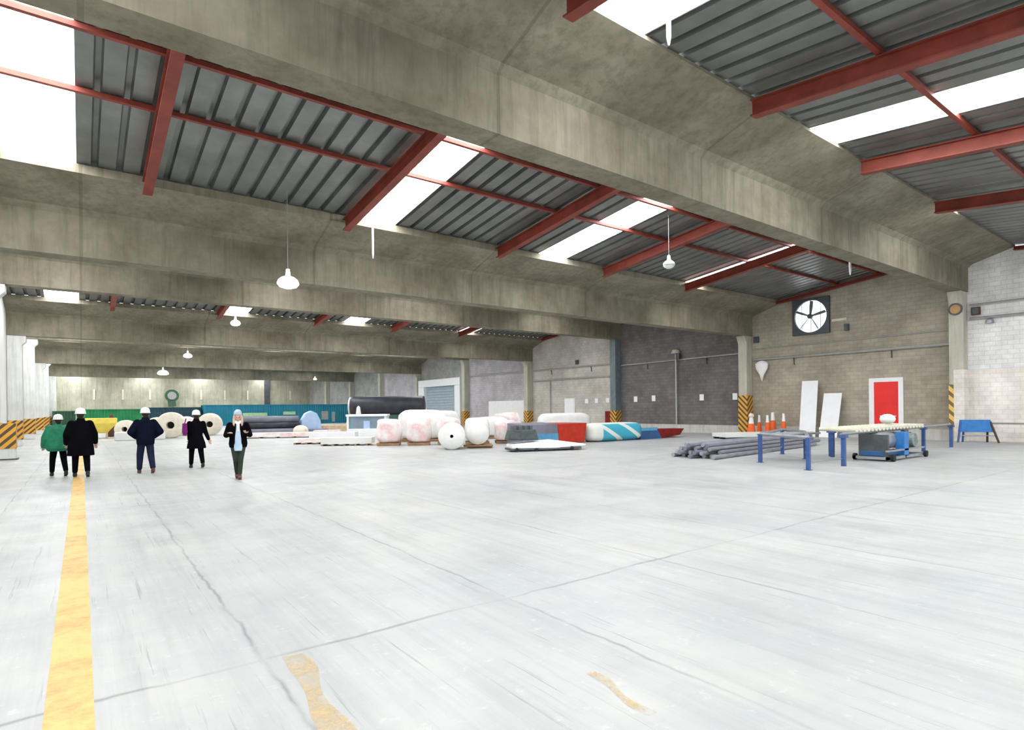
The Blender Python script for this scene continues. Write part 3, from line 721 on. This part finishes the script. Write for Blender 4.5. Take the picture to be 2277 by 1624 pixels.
# ------------------------------------------------------------------ wrapped rolls and bales
def bale(c, sx, sy, sz, mat, lab, rz=0, pallet=True, lumps=.06, name='wrapped_bale'):
    root = empty(name, c, lab, 'bale', rz, None); z0 = .12 if pallet else 0
    mb = MB(); n = 14; rnd = random.Random(int(c[0]*100+c[1]*10))
    ph = [rnd.uniform(0, 6) for _ in range(6)]
    def f(p):
        q = Vector((math.copysign(abs(p.x)**.45, p.x), math.copysign(abs(p.y)**.45, p.y), math.copysign(abs(p.z)**.5, p.z)))
        k = 1+lumps*math.sin(p.x*5+ph[0])*math.sin(p.y*4+ph[1])+lumps*.8*math.sin(p.z*7+ph[2]+p.x*3)
        return Vector((q.x*sx/2*k, q.y*sy/2*k, z0+sz/2+q.z*sz/2*(k if q.z > 0 else 1)))
    rings = []
    for i in range(n+1):
        a = PI*i/n; rings.append([f(Vector((math.sin(a)*math.cos(2*PI*j/28) if i not in (0, n) else .02*math.cos(2*PI*j/28), math.sin(a)*math.sin(2*PI*j/28) if i not in (0, n) else .02*math.sin(2*PI*j/28), -math.cos(a)))) for j in range(28)])
    mb.loft(rings).build('wrapping', M[mat], root, smooth=True)
    if pallet:
        mb = MB()
        for k in range(3): mb.box(-sx*.45, sx*.45, (k-1)*sy*.4-.05, (k-1)*sy*.4+.05, 0, .08)
        mb.box(-sx*.46, sx*.46, -sy*.46, sy*.46, .08, .13); mb.build('pallet', M['brown_wood'], root)
def roll(c, r, ln, lab, mat='white_wrap', rz=0, hole=True, z0=0, name='wrapped_roll', hr=.055):
    root = empty(name, (c[0], c[1], z0), lab, 'roll', rz, None)
    ax = Matrix.Rotation(-PI/2, 4, 'X')     # axis to +y
    MB().lathe([(hr, 0), (r*.93, 0), (r, .06), (r*1.01, ln*.5), (r, ln-.06), (r*.93, ln), (hr, ln), (hr, .5*ln), (hr, 0)] if hole else [(.01, 0), (r*.93, 0), (r, .06), (r*1.01, ln*.5), (r, ln-.06), (r*.93, ln), (.01, ln)], c=(0, 0, r), M=ax, seg=36, caps=not hole).build('wrapping', M[mat], root, smooth=True)
    if hole: MB().lathe([(.01, ln*.6), (hr*.99, ln*.6), (hr*.99, ln*.65), (.01, ln*.65)], c=(0, 0, r), M=ax, seg=16).build('core', M['black_rubber'], root)
    return root
roll((12.32, 20.75), .56, 1.6, 'large white wrapped roll with a small dark core hole facing the camera', rz=math.radians(-32), hr=.07)
roll((13.68, 20.85), .49, 1.5, 'plain white wrapped roll right of the one with the dark core hole', rz=math.radians(-32), hole=False, z0=.137, hr=.02)
root = empty('pallet', (14.0, 21.36, 0), 'brown wooden pallet under the right-hand white roll', 'pallet', math.radians(-32))
mb = MB().box(-.45, .65, -.75, .65, .085, .12)
for y in (-.5, 0, .5): mb.box(-.62, .62, y-.05, y+.05, 0, .085)
mb.build('boards', M['brown_wood'], root)
bale((11.75, 25.6, 0), 1.15, 1.2, 1.15, 'pink_wrap', 'square pink and white wrapped bale at the left end of the bale group', math.radians(-30))
bale((12.95, 24.85, 0), 1.15, 1.2, 1.2, 'pink_wrap', 'pink and white wrapped bale second from the left', math.radians(-30))
bale((14.15, 24.15, 0), 1.1, 1.2, 1.2, 'pink_wrap', 'pink and white wrapped bale directly behind the roll with the dark core', math.radians(-30))
bale((15.35, 23.45, 0), 1.2, 1.2, 1.15, 'white_wrap', 'white wrapped bale behind the two white rolls', math.radians(-30), lumps=.03)
bale((16.6, 22.9, 0), 1.0, 1.1, 1.0, 'pink_wrap', 'low pink and white bale right of the two white rolls', math.radians(-30))
bale((14.6, 27.6, 0), 2.6, 1.4, 1.55, 'white_wrap', 'wide white wrapped stack behind the pink bales', math.radians(-30), lumps=.02)
bale((18.6, 27.0, 0), 2.0, 1.2, 1.1, 'white_wrap', 'long white wrapped stack behind the grey pump', math.radians(-20), lumps=.02)
bale((21.4, 29.2, 0), 1.7, 1.0, 1.3, 'pink_wrap', 'pink bundle of wrapped blocks behind the long crate', math.radians(-20))
bale((25.6, 28.6, 0), 3.6, 1.2, 1.25, 'white_wrap', 'long white wrapped stack near the steel column', math.radians(-15), lumps=.02)
bale((17.3, 31.5, 0), 3.5, 1.2, 1.5, 'white_wrap', 'far white wrapped stack under the white wall panel', math.radians(-20), lumps=.02)
# low pale boards on the floor
def lowboard(c, sx, sy, h_, m1, lab, rz, m2='brown_wood'):
    root = empty('board_stack', c, lab, 'boards', rz)
    MB().box(-sx/2, sx/2, -sy/2, sy/2, .08, .08+h_).build('boards', M[m1], root, bevel=.01)
    mb = MB()
    for k in range(5): mb.box(-sx/2+sx*k/4.6, -sx/2+sx*k/4.6+.1, -sy*.48, sy*.48, 0, .08)
    mb.build('bearer', M[m2], root)
lowboard((10.4, 27.3, 0), 2.4, 1.0, .3, 'wall_pale', 'low stack of pale boards left of the pink bales', math.radians(-32))
lowboard((9.9, 29.6, 0), 2.6, 1.0, .2, 'pink_wrap', 'low stack of pinkish boards behind the pale board stack', math.radians(-32))
lowboard((11.9, 33.5, 0), 2.6, 1.1, .35, 'white_sheet', 'low stack of white boards in front of the glazed white frame', math.radians(-32))
lowboard((10.2, 38.2, 0), 4.6, 1.1, .25, 'pink_wrap', 'long low stack of pink-edged boards behind the woman with the beanie', math.radians(-25))
lowboard((13.2, 38.4, 0), 1.7, 1.1, .3, 'pink_wrap', 'short pinkish stack right of the long pink-edged one', math.radians(-25))
lowboard((15.7, 43.5, 0), 3.4, 1.4, .5, 'pale_wood', 'low brown timber pile in front of the teal container', math.radians(-25))

# glazed white frame with tank above
root = empty('glazed_booth', (14.9, 35.6, 0), 'white framed booth with blue-grey glazing beside the pink bales', 'booth', math.radians(-33))
mb = MB().box(-1.25, 1.25, -.6, .6, 0, .5).box(-1.25, -1.12, -.6, .6, .5, 1.4).box(1.1, 1.25, -.6, .6, .5, 1.4).box(-1.3, 1.3, -.65, .65, 1.28, 1.42); mb.build('frame', M['white_sheet'], root, bevel=.02)
MB().box(-1.12, 1.1, -.5, .5, .5, 1.28).build('glazing', M['glass_blue'], root)
MB().box(-.2, .2, -.56, -.5, .5, 1.0).build('inner_panel', M['pale_blue'], root)
root = empty('steel_cradle', (19.7, 43.3, 0), 'grey-green steel cradle carrying the black cylindrical tank', 'cradle', math.radians(-36))
mb = MB()
for x in (-2.2, 0, 2.2):
    mb.box(x-.1, x+.1, -.58, .58, 0, 1.08)
mb.box(-2.5, 2.5, -.7, -.6, 0, 1.3).box(-2.5, 2.5, .6, .7, 0, 1.3).build('frame', M['cont_dgreen'], root)
root = empty('cylindrical_tank', (19.7, 43.3, 1.1), 'big black cylindrical tank with a pale left end, raised above the bales', 'tank', math.radians(-36))
MB().lathe([(.3, -2.8), (.82, -2.75), (.84, -2.6), (.84, 2.9), (.82, 3.0), (.3, 3.1)], c=(0, 0, .84), M=Matrix.Rotation(PI/2, 4, 'Y'), seg=36).build('shell', M['dark_plastic'], root, smooth=True)
MB().lathe([(.1, -2.98), (.78, -2.92), (.8, -2.8), (.1, -2.78)], c=(0, 0, .84), M=Matrix.Rotation(PI/2, 4, 'Y'), seg=32).build('end_cap', M['pale_column'], root, smooth=True)

# cable drums and far goods
def drum(u, v, Y, lab, mat='cream'):
    p = at(u, v, Y=Y); r = p.z; p0 = at(u, 975, Z=0)
    rt = roll((p.x, p.y), max(r, .4), .9, lab, mat, math.radians(-15), True, 0, 'cable_drum', max(r, .4)*.28)
    return rt
drum(378, 946, 43.5, 'largest cream drum with an open centre, right of the man in navy')
drum(276, 955, 46, 'cream drum with dark centre left of the man in navy')
drum(346, 950, 47, 'cream drum half hidden behind the man in navy')
drum(465, 944, 46, 'cream drum between the purple bag and the woman with the beanie')
drum(412, 948, 47, 'pinkish cream drum behind the person with the purple bag', 'pink_wrap')
p = at(225, 975, Z=0)
root = empty('yellow_hopper', (p.x, p.y, 0), 'yellow funnel-shaped hopper right of the person in the black coat', 'hopper')
MB().loft([[Vector((sx*a, sy*b, z)) for sx, sy in ((-1, -1), (1, -1), (1, 1), (-1, 1))] for a, b, z in ((.35, .35, .35), (.4, .4, .45), (.85, .6, 1.0), (.87, .6, 1.35))]).build('funnel', M['yellow'], root, bevel=.03)
for sx in (-.3, .3):
    for sy in (-.3, .3): MB().box(sx-.05, sx+.05, sy-.05, sy+.05, 0, .45).build('leg', M['pale_wood'], root)
p = at(248, 952, Y=50)
tag(MB().lathe([(.28, 0), (.3, .1), (.3, .85), (.2, 1.2), (.1, 1.55), (.05, 1.6)]).build('barrel', M['brown_leather'], loc=(p.x, 50, 0), smooth=True), 'red-brown tapering barrel beside the yellow hopper', 'barrel')
tag(MB().box(-1.3, 1.3, -.5, .5, 0, .5).build('white_stack', M['wall_pale'], loc=(2.9, 42.4, 0), bevel=.05), 'low whitish stack on the floor between the black coat and the navy jacket', 'stack')
# dark bundle of membrane rolls
k = 0
for row, n in ((0, 4), (1, 3), (2, 2)):
    for j in range(n):
        o = MB().tube((-1.9, 0, 0), (1.9, 0, 0), .238, seg=16).build('membrane_roll', M['dark_plastic'] if (row+j) % 2 else M['violet'], loc=(10.5, 42.6+(j-(n-1)/2)*.5+0, .245+row*.43)); o.rotation_euler = (0, 0, math.radians(-8))
        for pl in o.data.polygons: pl.use_smooth = len(pl.vertices) == 4
        tag(o, 'long dark grey roll in the pile behind the woman with the beanie', 'roll', 'dark rolls piled on the floor')
root = empty('pale_blue_hood', (13.3, 42.3, 0), 'pale blue arched hood right of the dark pile of rolls', 'hood')
MB().prism([(-.75, .35), (-.7, 1.0), (-.4, 1.5), (0, 1.68), (.4, 1.5), (.66, 1.0), (.75, .3)], -.25, .25, 'y').build('hood', M['pale_blue'], root, bevel=.05)
MB().box(-.8, 1.2, -.4, .4, 0, .34).build('base', M['violet'], root)
tag(MB().ball((0, 0, .35), .5, .45, .38).build('pale_sack', M['cream'], loc=(11.8, 39.6, .0), smooth=True), 'cream sack in front of the pale blue hood', 'sack')
root = empty('reel_stand', (15.6, 39.6, 0), 'pale wooden reel standing right of the timber pile', 'reel')
MB().lathe([(.12, -.2), (.62, -.2), (.62, -.14), (.3, -.13), (.3, .13), (.62, .14), (.62, .2), (.12, .2)], c=(0, 0, .62), M=Matrix.Rotation(PI/2, 4, 'X'), seg=28).build('reel', M['pale_wood'], root)
MB().lathe([(.3, 0), (.22, 1.2), (.12, 1.9), (.02, 2.0)], c=(.45, .5, 0)).build('cover', M['wall_pale'], root, smooth=True)

# containers
def container(x0, x1, y, h_, mat, lab, name='shipping_container'):
    root = empty(name, ((x0+x1)/2, y, 0), lab, 'container'); hx = (x1-x0)/2
    mb = MB(); pts = []; n = int((x1-x0)/.3)
    for k in range(n):
        a = -hx+.1+(2*hx-.2)*k/n; d = (2*hx-.2)/n
        pts += [(a, 0), (a+d*.3, 0), (a+d*.5, .06), (a+d*.8, .06)]
    pts += [(hx-.1, 0), (hx-.1, 2.3), (-hx+.1, 2.3)]
    mb.prism(pts, .15, h_-.1, 'z').build('walls', M[mat], root)
    mb = MB().box(-hx, hx, -.03, 2.4, 0, .15).box(-hx, hx, -.03, 2.4, h_-.1, h_)
    for x in (-hx, hx-.12): mb.box(x, x+.12, -.04, .1, .1, h_-.05); mb.box(x, x+.12, 2.28, 2.41, .1, h_-.05)
    mb.build('frame', M[mat], root)
    return root
container(-2.5, -.5, 79, 1.95, 'cont_dgreen', 'dark green container at the left end of the far row')
container(-.4, 5.9, 77, 2.1, 'cont_green', 'bright green container behind the walking people')
container(6.0, 11.4, 77, 2.25, 'cont_navy', 'dark blue-green container right of the bright green one')
ct = container(11.5, 29.0, 75.5, 2.5, 'cont_teal', 'long teal blue container in the far row')
MB().box(-4.6, -1.8, -.07, -.03, 1.1, 1.5).build('lettering', M['lime'], ct)
MB().box(.1, 1.6, -.07, -.03, 1.2, 1.6).build('lettering', M['lime'], ct)
MB().box(4.9, 5.8, -.07, -.03, .5, 1.6).build('painted_reflection', M['galv'], ct); MB().box(6.3, 6.7, -.07, -.03, .2, 1.5).build('painted_reflection', M['galv'], ct)  # pale slabs painting two upright reflections onto the container side
# things on the far wall
root = empty('far_duct', (11.1, YFAR-.501, 3.2), 'dark grey fan unit high on the far wall above the containers', 'fan unit')
MB().tube((0, 0, 1.0), (0, .1, 1.0), .95, seg=20).box(-.5, .5, -.2, .5, -.6, .2).build('unit', M['cont_dgreen'], root)
MB().tube((0, -.1, 1.0), (0, .02, 1.0), .6, seg=20).build('grille', M['galv'], root)
for k in range(9):
    x = 1.5+3.4*k
    if abs(x-11.1) < 1: continue
    tag(MB().box(-.12, .12, -.12, 0, 0, 1.5).build('wall_bracket', M['cream'], loc=(x, YFAR-.01, 3.6)), 'small cream bracket in the row on the far wall above the containers', 'bracket', 'cream brackets in a row on the far wall')
MB().box(XR-7.5, XR-6.7, YFAR-.5, YFAR, 0, 7.5).build('trim_2', M['dark_steel'])['kind'] = 'structure'

# ------------------------------------------------------------------ people
def ell(c, rx, ry, z, n=20): return [Vector((c[0]+rx*math.cos(2*PI*k/n), c[1]+ry*math.sin(2*PI*k/n), z)) for k in range(n)]
def limb(mb, pts):    # pts: (pos, r)
    for (a, ra), (b, rb) in zip(pts, pts[1:]):
        mb.tube(a, b, ra, rb, seg=14)
    for a, ra in pts: mb.ball(a, ra*.99, seg=14, rg=8)
def person(loc, rz, hgt, lab, pose):
    root = empty('person', loc, lab, 'person', rz); k = hgt/1.74; root.scale = (k, k, k)
    P = {a: Vector(b) for a, b in pose['j'].items()}
    sk = MB(); W_ = pose.get('wide', 1)
    # torso, neck, head: one continuous skin
    sk.loft([ell((0, 0), a, b, z) for z, a, b in ((.82, .10, .08), (.9, .15, .105), (1.05, .13, .09), (1.2, .15, .10), (1.34, .175, .105), (1.42, .13, .085), (1.46, .06, .06))])
    sk.tube((0, .005, 1.40), (0, -.005, 1.56), .052, .05)
    hd = Vector((0, -.012, 1.585)); sk.ball(hd+Vector((0, .012, .03)), .076, .095, .10); sk.ball(hd+Vector((0, -.018, -.03)), .060, .070, .085)
    sk.ball(hd+Vector((0, -.05, -.095)), .03, .025, .025)               # chin
    sk.tube(hd+Vector((0, -.078, .01)), hd+Vector((0, -.105, -.03)), .010, .017, seg=8)   # nose
    for s in (-1, 1):
        sk.ball(hd+Vector((s*.077, .012, -.015)), .010, .02, .032, seg=8, rg=6)   # ear
        limb(sk, [(P['sho'] * Vector((s, 1, 1)) if False else Vector((s*.175, 0, 1.385)), .055), (P['el%s' % ('L' if s > 0 else 'R')], .040), (P['wr%s' % ('L' if s > 0 else 'R')], .027)])
        side = 'L' if s > 0 else 'R'; wr, el = P['wr'+side], P['el'+side]; d = (wr-el).normalized(); up = Vector((s, 0, 0)) - d*d.x*s
        if up.length < .2: up = Vector((0, 0, 1)) - d*d.z
        up.normalize(); nn = d.cross(up)
        palm = wr+d*.055; R_ = Matrix((nn, up, d)).transposed().to_4x4()
        sk.ball(palm, .018, .038, .05, M=R_, seg=12, rg=8)
        for q, ln in enumerate((.062, .074, .070, .054)):
            b0 = wr+d*.09+up*(.028-.019*q); b1 = b0+d*ln*.55+nn*.008; b2 = b1+d*ln*.4+nn*.028
            sk.tube(b0-d*.02, b1, .0095, .009, seg=7); sk.tube(b1, b2, .009, .0075, seg=7)
        t0 = wr+d*.03+up*.03; t1 = t0+d*.035+up*.03+nn*.012; sk.tube(t0, t1, .013, .010, seg=7); sk.tube(t1, t1+d*.03+nn*.012, .010, .008, seg=7)
        limb(sk, [(Vector((s*.085, 0, .88)), .075), (P['kn'+side], .050), (P['an'+side], .036)])
        a = P['an'+side]; sk.tube(a+Vector((0, .02, -.03)), a+Vector((0, -.12, -.055)), .035, .028, seg=8)
    sk.build('body', M['skin'], root, remesh=.0085)
    # trousers
    tr = MB(); tr.loft([ell((0, 0), a, b, z) for z, a, b in ((.80, .135, .10), (.88, .172, .125), (1.0, .155, .112))])
    for s, side in ((1, 'L'), (-1, 'R')):
        kn, an = P['kn'+side], P['an'+side]; t = pose.get('tw', 1)
        limb(tr, [(Vector((s*.090, 0, .86)), .098), (kn, .076*t), (kn.lerp(an, .88), .060*t)])
    tr.build('trousers', M[pose['trousers']], root, remesh=.012)
    for side in 'LR':
        a = P['an'+side]; f = pose.get('foot'+side, 0)
        sh = MB(); sh.lathe([(.045, -.075), (.05, -.05), (.045, .0), (.04, .04)], c=a)
        R_ = Matrix.Rotation(f, 4, 'X')
        sh.ball(a+Vector((0, -.07, -.05)), .045, .115, .040, M=R_); sh.box(-.04, .04, -.17, .05, -.09, -.07, Matrix.Translation(a) @ R_)
        sh.build('shoe', M[pose['shoe']], root, remesh=.01)
    # coat
    ct = MB(); ct.loft([ell((0, 0), a, b, z, 24) for z, a, b in pose['coat']])
    for s, side in ((1, 'L'), (-1, 'R')):
        el, wr = P['el'+side], P['wr'+side]; r = pose.get('sleeve', .075)
        limb(ct, [(Vector((s*(.165+.02*W_), 0, 1.37)), r*1.1), (el, r), (el.lerp(wr, .93), r*.75)])
    if pose.get('collar', True): ct.lathe([(.075, 1.43), (.085, 1.5), (.07, 1.52)], sy=.9)
    o = ct.build('jacket', M[pose['cmat']], root, remesh=.013)
    # head wear & hair
    if pose['hat'] == 'helmet':
        hb = MB(); rim = 1.635
        hb.lathe([(.125, rim-.012), (.13, rim), (.118, rim+.02), (.117, rim+.06), (.10, rim+.11), (.06, rim+.14), (.001, rim+.15)], sx=.95, sy=1.12)
        hb.ball((0, -.12, rim), .085, .07, .012); hb.box(-.012, .012, -.1, .11, rim+.1, rim+.152)
        hb.build('helmet', M['helmet'], root, smooth=True)
    else:
        hb = MB(); hb.lathe([(.09, 1.625), (.098, 1.64), (.098, 1.67), (.085, 1.72), (.05, 1.76), (.001, 1.772)], sx=.98, sy=1.12)
        hb.build('beanie', M['wool'], root, smooth=True)
    ha = MB(); ha.ball((0, .018, 1.615), .088, .098, .098)
    if pose.get('long'):
        for s in (-1, 1): limb(ha, [(Vector((s*.075, .0, 1.62)), .028), (Vector((s*.088, -.02, 1.52)), .034), (Vector((s*.09, -.07, 1.40)), .032), (Vector((s*.075, -.10, 1.31)), .018)])
    else: ha.ball((0, .045, 1.54), .06, .05, .06)
    bm_ = ha.b      # keep the face free of hair
    for v in bm_.verts:
        if v.co.y < -.045 and abs(v.co.x) < .065 and v.co.z > 1.45: v.co.y = -.02
    ha.build('hair', M[pose['hair']], root, remesh=.01)
    return root
def J(elL, wrL, elR, wrR, knL, anL, knR, anR): return dict(elL=elL, wrL=wrL, elR=elR, wrR=wrR, knL=knL, anL=anL, knR=knR, anR=anR, sho=(.18, 0, 1.4))
# rz: local front is -Y; walking away means front to +Y
def walk(st=.16, elw=.27, hand='down'):
    arms = {'down': ((elw, .05, 1.10), (elw+.02, -.10, .86), (-elw, -.03, 1.10), (-elw-.02, -.14, .87)),
            'pockets': ((elw+.06, .06, 1.12), (.20, -.12, .97), (-elw-.06, .06, 1.12), (-.20, -.12, .97)),
            'out': ((elw-.06, -.03, 1.1), (elw-.06, -.12, .86), (-elw, .02, 1.12), (-elw-.10, -.03, .86))}[hand]
    return J(*arms, (.12, -st*.75, .49), (.135, -st, .095), (-.12, st*.1, .48), (-.145, st*1.35, .13))
p = at(130, 1059, Z=0); PE = [p]
person((p.x, p.y, 0), PI+.15, 1.64, 'person in a green padded coat and white helmet walking away at far left',
       dict(j=walk(.15, .30), trousers='black', shoe='black_rubber', cmat='green_cloth', hat='helmet', hair='hair_dark', sleeve=.10, footR=.3,
            coat=((.72, .24, .19), (.80, .30, .24), (1.05, .32, .25), (1.22, .29, .22), (1.36, .24, .17), (1.44, .14, .11), (1.48, .08, .08))))
p = at(180, 1061, Z=0)
person((p.x, p.y, 0), PI-.05, 1.80, 'person in a long black coat and white helmet walking away beside the green coat',
       dict(j=walk(.13, .28), trousers='black', shoe='black_rubber', cmat='black', hat='helmet', hair='hair_dark', sleeve=.085, footR=.3,
            coat=((.55, .29, .2), (.72, .28, .2), (.92, .26, .18), (1.1, .24, .16), (1.3, .25, .16), (1.4, .19, .13), (1.47, .08, .08))))
p = at(324, 1053, Z=0)
person((p.x, p.y, 0), PI+.03, 1.80, 'man in a short navy jacket, jeans and white helmet walking away, elbows out',
       dict(j=walk(.14, .28, 'pockets'), trousers='denim', shoe='brown_leather', cmat='navy', hat='helmet', hair='hair_dark', sleeve=.085, footR=.25, tw=1.1,
            coat=((.78, .205, .15), (.92, .215, .16), (1.1, .22, .16), (1.3, .24, .155), (1.4, .18, .13), (1.47, .08, .08))))
p = at(437, 1041, Z=0)
r_ = person((p.x, p.y, 0), PI, 1.72, 'person in black knee-length coat and white helmet walking away beyond the others',
       dict(j=walk(.13, .24, 'out'), trousers='black', shoe='black_rubber', cmat='black', hat='helmet', hair='hair_dark', sleeve=.068, footR=.25,
            coat=((.60, .27, .19), (.76, .245, .17), (1.0, .17, .13), (1.2, .18, .13), (1.34, .20, .13), (1.42, .13, .11), (1.47, .07, .07))))
root = empty('shoulder_bag', (p.x-.315, p.y-.06, 1.0), 'purple shoulder bag hanging at the left side of the person in the knee-length coat', 'bag')
MB().loft([[Vector((sx*a, sy*b, z)) for sx, sy in ((-1, -1), (1, -1), (1, 1), (-1, 1))] for a, b, z in ((.04, .10, 0), (.065, .12, .1), (.05, .11, .36))]).build('bag', M['purple'], root, bevel=.02)
MB().tube((0, 0, .35), (.04, .02, .50), .015, seg=6).build('strap', M['purple'], root)
p = at(530, 1065, Z=0)
wo = person((p.x, p.y, 0), -.20, 1.72, 'blonde woman in grey beanie and open black jacket walking towards the camera',
       dict(j=J((.27, -.02, 1.12), (.20, -.20, 1.17), (-.27, -.02, 1.12), (-.20, -.20, 1.17), (.055, -.09, .49), (.03, -.14, .10), (-.06, -.02, .48), (-.035, .12, .11)),
            trousers='olive', shoe='brown_leather', cmat='black', hat='beanie', hair='hair_blonde', long=True, sleeve=.072, tw=.85, collar=False,
            coat=((.80, .20, .13), (.9, .22, .15), (1.05, .20, .14), (1.3, .21, .135), (1.4, .16, .11), (1.45, .08, .07))))
sb = MB(); sb.loft([[Vector((x*k_, y, z)) for x, y in ((-1, -.10-dy), (-.5, -.145-dy), (.5, -.145-dy), (1, -.10-dy), (.5, .0), (-.5, .0))] for z, k_, dy in ((.72, .085, .03), (.8, .10, .03), (1.0, .085, .02), (1.2, .065, .015), (1.36, .045, .01), (1.43, .03, -.02))])
sb.build('shirt', M['shirt'], wo, remesh=.01)
sc = MB(); limb(sc, [(Vector((-.06, -.03, 1.46)), .035), (Vector((0, -.11, 1.40)), .04), (Vector((.06, -.03, 1.46)), .035)]); sc.tube((0, -.13, 1.40), (.01, -.16, 1.2), .04, .03)
sc.build('scarf', M['wall_pale'], wo, remesh=.012)
